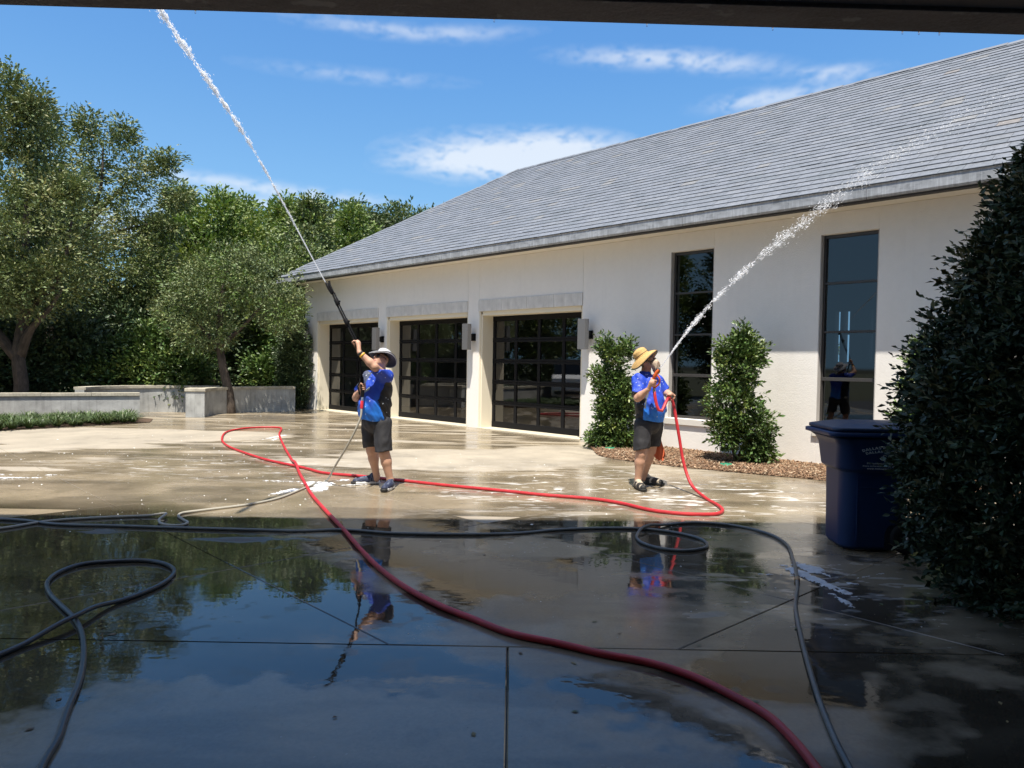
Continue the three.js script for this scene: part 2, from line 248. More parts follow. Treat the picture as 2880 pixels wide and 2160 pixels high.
// ------------------------------------------------------------------ the garage building
const EV = .65, EY = 4.14, RZ = -4.75, RY = 7.63, XL = -21.94, XR = 7.2, BZ = -9.5;
{
  const B = thing('garage_building', 'white stucco garage building with grey slate hip roof and three glass doors', 'building', [NX * DW, 0, NZ * DW], -(90 * D2R - TH));
  const OP = [[-21.14, -17.71], [-17.31, -13.83], [-13.42, -10.17]], WI = [[-8.04, -7.14], [-5.25, -4.37]], OT = 2.77, W0 = .60, W1 = 3.64, g = .004, SY = 3.968;
  const wall = (x0, x1, y0, y1) => mesh('wall_panel', bx(x0, x1, y0, y1, -.3, 0, .004), M.stucco, B);
  // panels meet at the thin control joints
  wall(XL, -21.14, 0, SY); wall(-21.14 + g, -17.71 - g, OT, SY);
  wall(-17.71, -17.31, 0, SY); wall(-17.31 + g, -13.83, OT, SY);
  wall(-13.83 + g, -13.42, 0, SY); wall(-13.42 + g, -10.17 - g, OT, SY);
  wall(-10.17, -8.04, -.05, SY); wall(-8.04, -7.14, -.05, W0); wall(-8.04, -7.14, W1, SY); wall(-7.14, -5.25, -.05, SY);
  wall(-5.25, -4.37, -.05, W0); wall(-5.25, -4.37, W1, SY); wall(-4.37, XR, -.05, SY);
  mesh('base_course', merge([bx(-10.12, XR, -.06, .06, -.29, -.012)]), mat([.03, .027, .024], .9), B);
  mesh('end_wall', bx(XL, XL + .28, 0, SY, BZ, -.301), M.stucco, B); mesh('end_wall', bx(XR - .28, XR, 0, SY, BZ, -.301), M.stucco, B);
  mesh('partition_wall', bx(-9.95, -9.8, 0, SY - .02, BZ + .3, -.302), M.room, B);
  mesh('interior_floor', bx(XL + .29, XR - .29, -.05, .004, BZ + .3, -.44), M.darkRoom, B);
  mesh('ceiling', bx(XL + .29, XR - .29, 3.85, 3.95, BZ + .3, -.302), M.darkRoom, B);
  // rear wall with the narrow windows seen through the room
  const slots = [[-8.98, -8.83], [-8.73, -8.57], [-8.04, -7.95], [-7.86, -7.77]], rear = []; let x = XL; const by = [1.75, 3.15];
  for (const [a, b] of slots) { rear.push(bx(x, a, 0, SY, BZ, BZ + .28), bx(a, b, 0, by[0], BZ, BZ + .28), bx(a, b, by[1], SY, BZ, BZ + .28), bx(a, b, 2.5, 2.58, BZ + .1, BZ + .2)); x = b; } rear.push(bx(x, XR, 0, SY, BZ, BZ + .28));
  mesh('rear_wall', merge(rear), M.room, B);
  // lintel stones over the doors
  for (const [a, b] of OP) { const n = 4, w = (b - a + .02) / n; for (let k = 0; k < n; k++) mesh('lintel_stone', bx(a - .02 + k * w + .002, a - .02 + (k + 1) * w - .002, OT - .005, OT + .262, -.28, .022, .006), M.lintel, B); }
  // garage doors
  for (const [a, b] of OP) {
    const zd = -.40, d = new THREE.Group(); d.name = 'garage_door'; B.add(d);
    for (const [x0, x1, s] of [[a, a + .075, 1], [b - .075, b, -1]]) { mesh('jamb', merge([bx(x0, x1, 0, 2.70, -.46, -.05, .004), s > 0 ? bx(x0, x0 + .035, 0, OT - .008, -.049, -.012, .004) : bx(x1 - .035, x1, 0, OT - .008, -.049, -.012, .004)]), M.trim, d); }
    mesh('head_trim', bx(a + .076, b - .076, 2.67, OT - .006, -.46, -.04, .004), M.trim, d);
    mesh('threshold', bx(a + .01, b - .01, -.01, .022, -.46, .03, .01), mat([.52, .47, .36], .8), d);
    const L = a + .078, R = b - .078, w = R - L, st = .085, top = 2.668, bot = .024, rows = 5, cols = 4, rl = .105, pw = (w - st * 5) / 4, ph = (top - bot - .12 - .14 - rl * 4) / rows;
    for (let c = 0; c <= cols; c++) mesh('stile', bx(L + c * (pw + st), L + c * (pw + st) + st, bot + .12, top - .1, zd - .025, zd + .02, .006), M.black, d);
    let y = bot; for (let r = 0; r <= rows; r++) { const hh = r === 0 ? .14 : r === rows ? .12 : rl; const half = hh / 2 - .003;
      if (r === 0 || r === rows) mesh('rail', bx(L, R, y, y + hh, zd - .028, zd + .026, .006), M.black, d);
      else { mesh('rail', bx(L, R, y, y + half, zd - .028, zd + .026, .006), M.black, d); mesh('rail', bx(L, R, y + hh - half, y + hh, zd - .028, zd + .026, .006), M.black, d); }
      y += hh; if (r < rows) { for (let c = 0; c < cols; c++) { const pg = new THREE.PlaneGeometry(pw + .02, ph + .02, 1, 1); pg.translate(L + st + c * (pw + st) + pw / 2, y + ph / 2, zd - .002 + (rnd() - .5) * .004); mesh('pane', pg, M.doorGlass, d); } y += ph; } }
  }
  // tall windows
  for (const [a, b] of WI) {
    const w = new THREE.Group(); w.name = 'tall_window'; B.add(w); const z0 = -.16, z1 = -.10, f = .045;
    mesh('frame', merge([bx(a, a + f, W0, W1, z0, z1, .004), bx(b - f, b, W0, W1, z0, z1, .004), bx(a + f, b - f, W0, W0 + .05, z0, z1, .004), bx(a + f, b - f, W1 - .05, W1, z0, z1, .004)]), M.bronze, w);
    const bars = [[1.36, .055], [2.11, .035], [2.87, .035]]; for (const [y, h] of bars) mesh('glazing_bar', bx(a + f, b - f, y, y + h, z0 + .01, z1 + (h > .05 ? .02 : .0), .004), M.bronze, w);
    const ys = [W0 + .05, 1.36, 1.415, 2.11, 2.145, 2.87, 2.905, W1 - .05]; for (let k = 0; k < 8; k += 2) { const pg = new THREE.PlaneGeometry(b - a - 2 * f, ys[k + 1] - ys[k]); pg.translate((a + b) / 2, (ys[k] + ys[k + 1]) / 2, -.135); mesh('pane', pg, M.glass, w); }
    mesh('sill', bx(a - .05, b + .05, W0 - .115, W0 - .002, -.1, .035, .006), mat([.66, .63, .57], .8), w);
    mesh('window_reveal', merge([bx(a + .002, a + .012, W0, W1, -.098, -.004), bx(b - .012, b - .002, W0, W1, -.098, -.004)]), mat([.45, .43, .41], .8), w);
  }
  // roof
  const roof = new THREE.Group(); roof.name = 'roof'; B.add(roof);
  const XE = XL - EV, run = EV - RZ, al = Math.atan2(RY - EY, run), sl = Math.hypot(run, RY - EY), ca = Math.cos(al), sa = Math.sin(al), XA = XE + run, XRR = XR + EV;
  const deck = []; const quad = (a, b, c, d) => deck.push(flat(rawGeo([...a, ...b, ...c, ...d], [0, 1, 2, 0, 2, 3])));
  const dn = .03, e0 = EY - dn, r0 = RY - dn, zb = RZ * 2 - EV;
  quad([XE, e0, EV], [XRR, e0, EV], [XRR, r0, RZ], [XA, r0, RZ]);
  deck.push(flat(rawGeo([XE, e0, zb, XE, e0, EV, XA, r0, RZ], [0, 1, 2]))); quad([XRR, e0, zb], [XE, e0, zb], [XA, r0, RZ], [XRR, r0, RZ]);
  deck.push(flat(rawGeo([XRR, e0, EV, XRR, e0, zb, XRR, r0, RZ], [0, 1, 2])));
  mesh('roof_deck', uvm(merge(deck)), mat([.05, .05, .052], .9), roof);
  const tones = [[0.181, 0.198, 0.225], [0.171, 0.188, 0.213], [0.191, 0.208, 0.237], [0.16, 0.178, 0.2], [0.204, 0.22, 0.245], [0.186, 0.2, 0.22], [0.225, 0.229, 0.231], [0.225, 0.212, 0.2]];
  const slateTex = dataTex(256, 256, (i, j, o) => { const n = fbm(i / 26, j / 50, 5), s = fbm(i / 5, j / 16, 3); o[0] = o[1] = o[2] = .84 + .42 * (n - .5) + .22 * (s - .5); }, true);
  const slateMats = tones.map(t => new THREE.MeshStandardMaterial({ color: rgb(...t), map: slateTex, roughness: .55, bumpMap: stuccoBump, bumpScale: .004 }));
  const r = rngOf(5), N = 33, ex = sl / N, all = [];
  for (let i = 0; i < N; i++) {
    const t0 = i * ex, xl = XE + run * (t0 + ex * .5) / sl; let x = xl - r() * .2; 
    while (x < XRR - .1) { const w = .22 + r() * .15; const q = r(); const tone = q < .28 ? 0 : q < .5 ? 1 : q < .68 ? 2 : q < .8 ? 3 : q < .89 ? 4 : q < .975 ? 5 : q < .996 ? 6 : 7; all.push({ x: Math.max(x, xl), w: Math.min(x + w, XRR) - Math.max(x, xl), t0, tone, lift: r() * r() * .006, slip: (r() - .5) * .014, yaw: (r() - .5) * .008 }); x += w; }
  }
  const put = s => { const len = ex + .06, th = .011, gg = new THREE.BoxGeometry(Math.max(s.w - .005, .02), th, len); const m = new THREE.Matrix4(), tilt = Math.atan2(.0115 + s.lift, ex);
    uvm(gg); const uvA = gg.attributes.uv; for (let k = 0; k < uvA.count; k++) uvA.setXY(k, uvA.getX(k) + s.x * 1.7, uvA.getY(k) + s.t0 * 2.3);
    m.makeRotationX(al - tilt); m.premultiply(new THREE.Matrix4().makeRotationY(s.yaw)); const t = s.t0 + len / 2 - .012 + s.slip, up = .016 + .5 * s.lift;
    m.setPosition(s.x + s.w / 2, EY + t * sa + up * ca, EV - t * ca + up * sa); return xform(gg, m); };
  // the slates nearest the camera one by one, the rest as one field
  B.updateMatrixWorld(true); camera.updateMatrixWorld(true); camera.updateProjectionMatrix();
  const inv = camera.matrixWorldInverse.copy(camera.matrixWorld).invert();
  for (const s of all) { const p = V(s.x + s.w / 2, EY + (s.t0 + .1) * sa, EV - (s.t0 + .1) * ca).applyMatrix4(B.matrixWorld).applyMatrix4(inv); const px = p.x / -p.z; s.key = -p.z + (px > .66 || p.x / -p.z > .60 && p.y / -p.z < .28 ? 100 : 0); }
  all.sort((a, b) => a.key - b.key);
  const rest = tones.map(() => []);
  all.forEach((s, k) => { if (k < 300) mesh('slate', put(s), slateMats[s.tone], roof); else rest[s.tone].push(put(s)); });
  { const geos = [], col = []; rest.forEach((l, t) => { if (!l.length) return; const gm = merge(l), n = gm.attributes.position.count, c = new Float32Array(n * 3); for (let k = 0; k < n; k++) c.set(tones[t], k * 3); gm.setAttribute('color', new THREE.BufferAttribute(c, 3)); geos.push(gm); });
    const o = mesh('slate_field', merge(geos), new THREE.MeshStandardMaterial({ vertexColors: true, map: slateTex, roughness: .55, bumpMap: stuccoBump, bumpScale: .004 }), roof); o.userData.kind = 'stuff'; o.userData.label = 'grey slate courses of the roof'; }
  // hip and ridge tiles
  const ridge = (a, b, w, tl) => { const n = Math.round(a.distanceTo(b) / .34), dir = b.clone().sub(a).normalize(); for (let k = 0; k < n; k++) { const c = a.clone().lerp(b, (k + .5) / n), o = new THREE.Object3D(); o.position.copy(c).add(V(0, .022 + (r() - .5) * .014, 0)); o.lookAt(c.clone().add(dir)); o.rotateX(-.03); o.updateMatrix();
      const gg = merge([-1, 1].map(s => { const q = new THREE.BoxGeometry(w, .012, .40); q.rotateZ(-s * tl); q.translate(s * w * .46 * Math.cos(tl), -w * .46 * Math.sin(tl), 0); return q; })); mesh('ridge_tile', xform(uvm(gg), o.matrix), slateMats[[0, 1, 2, 5, 4][k % 5]], roof); } };
  ridge(V(XE + .05, EY + .03, EV - .05), V(XA, RY + .02, RZ), .13, .44); ridge(V(XA, RY + .02, RZ), V(XRR, RY + .02, RZ), .15, al);
  // gutter in lengths, painted shadow strip below it, and soffit
  const prof = (x0, x1) => { const P = [[.50, 3.955], [.655, 3.955], [.672, 3.985], [.672, 4.118], [.685, 4.138], [.655, 4.145], [.50, 4.10]]; const sh = new THREE.Shape(P.map(p => new THREE.Vector2(-p[0], p[1]))); const gg = new THREE.ExtrudeGeometry(sh, { depth: x1 - x0, bevelEnabled: false }); gg.rotateY(Math.PI / 2); gg.translate(x0, 0, 0); return uvm(gg); };
  for (let x = XE - .02; x < XRR; x += 3.05) mesh('gutter_length', prof(x + .002, Math.min(x + 3.046, XRR)), M.gutter, B);
  mesh('gutter_return', merge([bx(XE - .035, XE - .022, 3.955, 4.14, zb, .66)]), M.gutter, B);
  mesh('gutter_shadow_strip', bx(XE + .02, XRR, 3.93, 3.953, .50, .625), mat([.05, .045, .042], .8), B);  // dark strip standing in for the shadow under the gutter
  mesh('soffit', merge([bx(XE + .02, XRR, 3.97, 3.99, -.2, .499), bx(XE + .02, XL - .002, 3.97, 3.99, zb + .1, -.201)]), M.soffit, B);
  // wall lights
  const proto = thing('wall_light', 'brushed metal box wall light beside the bearded man, right of the third garage door', 'wall light', [0, 0, 0], 0, 'box lights on the garage wall');
  const bxg = merge([bx(-.10, .10, -.305, .305, .165, .285, .004)]); mesh('lamp_housing', bxg, M.sconce, proto); mesh('bracket', bx(-.055, .055, -.07, .06, 0, .164, .004), M.black, proto); mesh('back_plate', bx(-.075, .075, -.09, .08, .001, .03, .004), M.black, proto);
  const spots = [[-9.95, null], [-13.60, 'brushed metal box wall light between the second and third garage doors'], [-17.49, 'brushed metal box wall light behind the man with the wand, by the first garage door'], [-21.50, 'brushed metal box wall light at the far corner beside the trees']];
  for (const [x, l] of spots) { let o = proto; if (l) { o = proto.clone(); o.name = numbered('wall_light'); scene.add(o); o.userData = { ...proto.userData, label: l }; } const p = B.localToWorld(V(x, 2.165, .001)); o.position.copy(p); o.rotation.y = B.rotation.y; }
  { const p = B.localToWorld(V(-22.12, 3.97, .22)); const c = thing('security_camera', 'small black dome camera under the far eave corner', 'camera', [p.x, p.y, p.z]); const dg = new THREE.SphereGeometry(.075, 16, 8, 0, 6.283, Math.PI / 2, Math.PI / 2); dg.translate(0, -.035, 0); mesh('dome', dg, M.black, c); const rg = new THREE.CylinderGeometry(.085, .085, .035, 20); rg.translate(0, -.0175, 0); mesh('mount', rg, mat([.6, .58, .54], .6), c); }
}

// ------------------------------------------------------------------ the house the camera stands in: garage opening, front above it, eaves that shade the forecourt
{
  const Hs = thing('house', 'dark underside of the house garage opening along the top edge', 'house');
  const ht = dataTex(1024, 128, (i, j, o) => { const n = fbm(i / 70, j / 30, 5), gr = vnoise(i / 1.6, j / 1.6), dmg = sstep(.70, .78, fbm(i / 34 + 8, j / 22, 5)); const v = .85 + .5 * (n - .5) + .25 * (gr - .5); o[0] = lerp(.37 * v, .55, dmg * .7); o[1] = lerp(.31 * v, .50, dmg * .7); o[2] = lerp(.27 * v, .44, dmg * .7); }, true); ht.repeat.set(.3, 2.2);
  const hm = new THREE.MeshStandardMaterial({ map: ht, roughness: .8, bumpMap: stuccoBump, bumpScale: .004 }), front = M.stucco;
  const HB = 2.757, zf = -2.657; Hs.rotation.y = 1.6 * D2R;
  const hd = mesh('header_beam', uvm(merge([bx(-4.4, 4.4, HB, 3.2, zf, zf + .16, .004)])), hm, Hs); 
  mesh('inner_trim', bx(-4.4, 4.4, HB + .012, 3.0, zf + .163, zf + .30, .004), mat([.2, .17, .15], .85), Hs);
  mesh('front_wall', merge([bx(-9, 9, 3.2, 9.3, zf - .02, zf + .22), bx(-9, -4.4, 0, 3.2, zf - .02, zf + .22), bx(4.4, 9, 0, 3.2, zf - .02, zf + .22)]), front, Hs);
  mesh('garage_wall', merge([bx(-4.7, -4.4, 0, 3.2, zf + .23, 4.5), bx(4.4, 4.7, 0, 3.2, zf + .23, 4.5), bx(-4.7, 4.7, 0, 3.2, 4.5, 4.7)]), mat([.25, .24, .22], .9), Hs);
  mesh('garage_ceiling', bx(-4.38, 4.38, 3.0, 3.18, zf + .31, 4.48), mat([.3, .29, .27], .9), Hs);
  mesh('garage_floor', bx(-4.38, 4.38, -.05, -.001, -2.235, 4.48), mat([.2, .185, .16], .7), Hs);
  // eave edges: the shade line on the forecourt steps at x = -2.1
  const eH = 9.4, e1 = -6.93 + eH * .39, e2 = e1 - .32;
  mesh('eaves', merge([bx(-2.07, 9.4, eH, eH + .3, e1, 5), bx(-9.4, -2.072, eH, eH + .3, e2, 5)]), mat([.4, .38, .35], .8), Hs);
  mesh('side_wall', merge([bx(-9, -8.75, 0, 9.3, zf + .23, 5), bx(8.75, 9, 0, 9.3, zf + .23, 5)]), front, Hs);
  const rf = flat(rawGeo([-9.4, eH + .31, e2, 9.4, eH + .31, e2, 9.4, eH + 4, 4, -9.4, eH + 4, 4, 9.4, eH + .31, 11, -9.4, eH + .31, 11], [0, 1, 2, 0, 2, 3, 3, 2, 4, 3, 4, 5])); mesh('house_roof', uvm(rf), mat([.2, .21, .22], .7), Hs);
  // drops hanging from the beam edge
  const r = rngOf(91); for (const x of [-1.05, .0, .52, .98, 1.45, 1.50, 1.58]) { const q = new THREE.SphereGeometry(.0035, 8, 6); q.scale(1, 1.7, 1); q.translate(x + (r() - .5) * .02, HB - .005, zf + .004); mesh('water_drop', q, phys([.9, .9, .9], .02, { transmission: 1, thickness: .005, ior: 1.33 }), Hs); }
}

// ------------------------------------------------------------------ low concrete walls
function ribbon(pts, y0, y1, half) {            // a wall of constant thickness along a ground path
  const L = [], n = pts.length; for (let i = 0; i < n; i++) { const a = pts[Math.max(i - 1, 0)], b = pts[Math.min(i + 1, n - 1)]; let tx = b.x - a.x, tz = b.z - a.z; const l = Math.hypot(tx, tz); L.push([pts[i].x + tz / l * half, pts[i].z - tx / l * half, pts[i].x - tz / l * half, pts[i].z + tx / l * half]); }
  const pos = [], idx = [], uv = []; let len = 0;
  const q = (a, b, c, d, ua, ub, va, vb) => { const k = pos.length / 3; pos.push(...a, ...b, ...c, ...d); uv.push(ua, va, ub, va, ub, vb, ua, vb); idx.push(k, k + 2, k + 1, k, k + 3, k + 2); };
  for (let i = 0; i < n - 1; i++) { const A = L[i], C = L[i + 1], d = Math.hypot(A[0] - C[0], A[1] - C[1]);
    q([A[0], y0, A[1]], [C[0], y0, C[1]], [C[0], y1, C[1]], [A[0], y1, A[1]], len, len + d, y0, y1); q([C[2], y0, C[3]], [A[2], y0, A[3]], [A[2], y1, A[3]], [C[2], y1, C[3]], len + d, len, y0, y1);
    q([A[0], y1, A[1]], [C[0], y1, C[1]], [C[2], y1, C[3]], [A[2], y1, A[3]], len, len + d, 0, half * 2); q([A[2], y0, A[3]], [C[2], y0, C[3]], [C[0], y0, C[1]], [A[0], y0, A[1]], len, len + d, 0, half * 2); len += d; }
  for (const [A, s] of [[L[0], 1], [L[n - 1], -1]]) s > 0 ? q([A[2], y0, A[3]], [A[0], y0, A[1]], [A[0], y1, A[1]], [A[2], y1, A[3]], 0, half * 2, y0, y1) : q([A[0], y0, A[1]], [A[2], y0, A[3]], [A[2], y1, A[3]], [A[0], y1, A[1]], 0, half * 2, y0, y1);
  return flat(rawGeo(pos, idx, uv));
}
function gardenWall(label, pts, h, stone) {
  const W = thing('garden_wall', label, 'wall', [0, 0, 0], 0, 'low concrete garden walls'), P = curve(pts, 60).map(p => V(p.x, 0, p.z)), len = P.reduce((a, p, i) => i ? a + p.distanceTo(P[i - 1]) : 0, 0);
  mesh('wall_body', ribbon(P, -.05, h - .075, .13), M.wallGrey, W);
  const n = Math.max(2, Math.round(len / stone)), C = new THREE.CatmullRomCurve3(P); for (let k = 0; k < n; k++) { const q = []; for (let j = 0; j <= 8; j++) q.push(C.getPointAt(clamp(lerp((k + .004) / n, (k + .996) / n, j / 8)))); mesh('cap_stone', ribbon(q, h - .074, h + (rnd() - .5) * .006, .165), M.cap, W); }
  return W;
}
gardenWall('long straight low grey concrete wall behind the strappy green border plants', [[-9.72, 0, -19.46], [-11.2, 0, -18.72], [-13.5, 0, -17.56], [-18.5, 0, -15.1]], .63, 1.1);
gardenWall('tall curved grey concrete wall in the gap left of the short pillar', [[-11.2, 0, -19.3], [-11.1, 0, -20.2], [-10.6, 0, -20.95], [-9.8, 0, -21.4], [-8.55, 0, -21.8]], .76, 1.0);
{
  const W = gardenWall('curved grey concrete wall behind the dark leaning trunk, next to the garage corner', [[-8.36, 0, -20.0], [-8.27, 0, -20.8], [-7.97, 0, -21.6], [-7.4, 0, -22.15], [-6.6, 0, -22.6]], .75, .9);
  const p = new THREE.Group(); p.name = 'end_pillar'; p.position.set(-8.36, 0, -19.82); p.rotation.y = .12; W.add(p);
  mesh('pillar_body', bx(-.24, .24, -.05, .672, -.22, .22, .006), M.wallGrey, p); mesh('cap_stone', bx(-.265, .265, .673, .762, -.245, .245, .01), M.cap, p);
}

// ------------------------------------------------------------------ planting beds
{
  // mulch bed along the wall, edge traced in wall axes
  const E = [[9.78, .02], [9.55, .45], [8.75, 1.25], [8.1, 1.80], [7.4, 1.90], [6.6, 1.84], [5.6, 1.62], [4.37, 1.32], [3, 1.05], [1, .8], [-3, .7], [-7, .7]];
  const C = curve(E.map(([s, d]) => { const [x, z] = XZ(s, DW + d); return V(x, 0, z); }), 120);
  const pos = [], idx = [], uv = [], nn = 14; C.forEach((p, i) => { const s = sOf(p.x, p.z), [wx, wz] = XZ(s, DW + .001); for (let k = 0; k <= nn; k++) { const t = k / nn, x = lerp(p.x, wx, t), z = lerp(p.z, wz, t); const y = .006 + .045 * sstep(0, .18, t) * (.6 + .8 * fbm(x * 4, z * 4, 3)); pos.push(x, y, z); uv.push(x, z); } });
  for (let i = 0; i < C.length - 1; i++) for (let k = 0; k < nn; k++) { const a = i * (nn + 1) + k, b = a + nn + 1; idx.push(a, b, a + 1, b, b + 1, a + 1); }
  const mt = dataTex(512, 512, (i, j, o) => { const n = fbm(i / 4, j / 4, 3), m = fbm(i / 14 + 30, j / 14, 4); o[0] = .20 * (.4 + n) * (.6 + .8 * m); o[1] = .125 * (.4 + n) * (.6 + .8 * m); o[2] = .075 * (.4 + n) * (.6 + .8 * m); }, true);
  structure('mulch_bed', rawGeo(pos, idx, uv), new THREE.MeshStandardMaterial({ map: mt, roughness: 1, bumpMap: mt, bumpScale: .02, side: THREE.DoubleSide }), 'brown bark mulch bed along the white wall');
  // loose chips
  const r = rngOf(31), P = [], Cc = [], up = V(0, 1, 0); const g0 = new THREE.BoxGeometry(1, 1, 1), gp = flat(g0).attributes.position;
  const list = []; for (let k = 0; k < 11000; k++) { const s = 9.6 - 7.2 * Math.pow(r(), .85), i = Math.floor(r() * 100), t = r(); let ed = .7; for (let q = 0; q < C.length - 1; q++) { const a = sOf(C[q].x, C[q].z), b = sOf(C[q + 1].x, C[q + 1].z); if ((a - s) * (b - s) <= 0) { ed = lerp(dOf(C[q].x, C[q].z), dOf(C[q + 1].x, C[q + 1].z), (a - s) / (a - b || 1)) - DW; break; } } const [x, z] = XZ(s, DW + lerp(ed + .015, .02, t)); const o = new THREE.Object3D(); o.position.set(x, .03 + .03 * sstep(0, .18, t), z); o.rotation.set((r() - .5) * 1.2, r() * 6.3, (r() - .5) * 1.2); o.scale.set(.018 + r() * .04, .005 + r() * .006, .010 + r() * .014); o.updateMatrix(); const gg = g0.clone().applyMatrix4(o.matrix), v = .5 + r() * .9, n = gg.attributes.position.count, col = new Float32Array(n * 3), tint = r() < .2 ? [.36, .27, .18] : [.20, .12, .07]; for (let q = 0; q < n; q++) col.set([tint[0] * v, tint[1] * v, tint[2] * v], q * 3); gg.setAttribute('color', new THREE.BufferAttribute(col, 3)); list.push(gg); }
  tag(mesh('bark_chips', merge(list), new THREE.MeshStandardMaterial({ vertexColors: true, roughness: .95 })), 'loose brown bark chips scattered over the bed by the white wall', 'mulch', null, 'stuff');
  // soil of the border on the left
  const sg = rawGeo([-8.62, .012, -17.75, -10.5, .012, -15.05, -17.5, .012, -10.5, -18.4, .012, -15.0, -9.8, .012, -19.3, -9.0, .012, -18.7], [0, 2, 1, 0, 3, 2, 0, 4, 3, 0, 5, 4]); sg.setAttribute('uv', new THREE.BufferAttribute(new Float32Array(Array.from({ length: 6 }, (_, i) => [sg.attributes.position.getX(i), sg.attributes.position.getZ(i)]).flat()), 2));
  const sm = mt.clone(); sm.needsUpdate = true; structure('soil_bed', sg, new THREE.MeshStandardMaterial({ map: sm, color: rgb(.45, .45, .45), roughness: 1, side: THREE.DoubleSide }), 'dark soil under the border plants on the left');
  // two green covers in the bed
  for (const [x, z, l] of [[1.78, -13.35, 'round green plastic irrigation cover in the mulch left of the bearded man'], [3.30, -11.38, 'round green plastic irrigation cover in the mulch right of the bearded man']]) { const c = thing('irrigation_cover', l, 'valve cover', [x, .045, z], .3, 'green covers in the mulch'); const lg = new THREE.LatheGeometry([[0, .03], [.085, .03], [.095, .024], [.1, .005], [.115, .004], [.118, -.03]].map(p => new THREE.Vector2(...p)), 28); mesh('cover_lid', lg, mat([.02, .20, .11], .6), c); for (const a of [0, Math.PI]) { const h = new THREE.BoxGeometry(.03, .008, .012); h.rotateY(a); h.translate(Math.cos(a) * .05, .033, Math.sin(a) * .05); mesh('lift_tab', h, mat([.015, .14, .08], .6), c); } }
}

// ------------------------------------------------------------------ foliage
const leafMat = (rough, tr) => tr ? phys([1, 1, 1], rough, { vertexColors: true, side: THREE.DoubleSide, transmission: tr, thickness: 0, ior: 1.45 }) : new THREE.MeshStandardMaterial({ color: 0xffffff, vertexColors: true, roughness: rough, side: THREE.DoubleSide });
const barkTex = dataTex(256, 512, (i, j, o) => { const n = fbm(i / 7, j / 40, 5), m = fbm(i / 30, j / 60 + 9, 4); const v = .35 + n * .9 + .5 * (m - .5); o[0] = .09 * v; o[1] = .07 * v; o[2] = .055 * v; }, true); barkTex.repeat.set(1, .8);
const bark = new THREE.MeshStandardMaterial({ map: barkTex, bumpMap: barkTex, bumpScale: .02, roughness: .95 });
const barkPale = new THREE.MeshStandardMaterial({ map: barkTex, color: rgb(2.6, 2.7, 2.8), bumpMap: barkTex, bumpScale: .01, roughness: .9 });
// blobs [x, y, z, rx, ry, rz, density]; clumps of twigs of leaves spread through them
function leaves(blobs, o) {
  const r = rngOf(o.seed), pos = [], col = [], idx = [], L = o.leaf, gauss = () => (r() + r() + r() + r() - 2) * .87;
  const a = V(), b = V(), n = V(), up = V(0, 1, 0);
  const leaf = (x, y, z, ox, oy, oz, c) => {
    const len = L * (.65 + r() * .7), wd = len * (o.width || .46);
    a.set(ox + gauss() * .8, oy + gauss() * .8 + (o.lift ?? .1), oz + gauss() * .8).normalize();
    b.set(gauss() * .9, .55 + gauss() * .6, gauss() * .9).cross(a).normalize(); n.copy(a).cross(b).multiplyScalar(len * .10);
    const k = pos.length / 3, h = len * .5;
    pos.push(x, y, z, x + a.x * h + b.x * wd * .5 + n.x, y + a.y * h + b.y * wd * .5 + n.y, z + a.z * h + b.z * wd * .5 + n.z, x + a.x * len, y + a.y * len, z + a.z * len, x + a.x * h - b.x * wd * .5 + n.x, y + a.y * h - b.y * wd * .5 + n.y, z + a.z * h - b.z * wd * .5 + n.z);
    const v = .68 + r() * .64, yl = (r() - .5) * .5; for (let q = 0; q < 4; q++) col.push(c[0] * v * (1 + yl * .6), c[1] * v, c[2] * v * (1 - yl * .5));
    idx.push(k, k + 1, k + 2, k, k + 2, k + 3);
  };
  for (const B of blobs) {
    const [cx, cy, cz, rx, ry, rz, den = 1] = B, area = Math.pow(rx * ry, .8) + Math.pow(rx * rz, .8) + Math.pow(ry * rz, .8), nc = Math.max(3, Math.round(area * den * o.clumps));
    for (let i = 0; i < nc; i++) {
      let ux = gauss(), uy = gauss(), uz = gauss(); const l = Math.hypot(ux, uy, uz) || 1; ux /= l; uy /= l; uz /= l; const rho = .35 + .65 * Math.pow(r(), .45);
      const X = cx + ux * rx * rho, Y = cy + uy * ry * rho, Z = cz + uz * rz * rho, cr = o.clump * (.55 + r() * .8);
      const hue = r(), c = o.cols[Math.floor(hue * hue * o.cols.length)], nt = Math.round(o.twigs * (.5 + r()));
      for (let t = 0; t < nt; t++) {
        let vx = gauss(), vy = gauss() * .8, vz = gauss(); const q = Math.hypot(vx, vy, vz) || 1, k = cr * Math.pow(r(), .4) / q; 
        const tx = X + vx * k, ty = Y + vy * k, tz = Z + vz * k; if (ty < (o.floor ?? .05)) continue;
        const ox = ux * .5 + vx / q * .6, oy = uy * .4 + vy / q * .4, oz = uz * .5 + vz / q * .6;
        for (let m = 0; m < o.per; m++) { const e = m / o.per * L * 2.2; leaf(tx + ox * e, ty + oy * e, tz + oz * e, ox, oy, oz, c); }
      }
    }
  }
  return rawGeo(pos, idx, null, col);
}
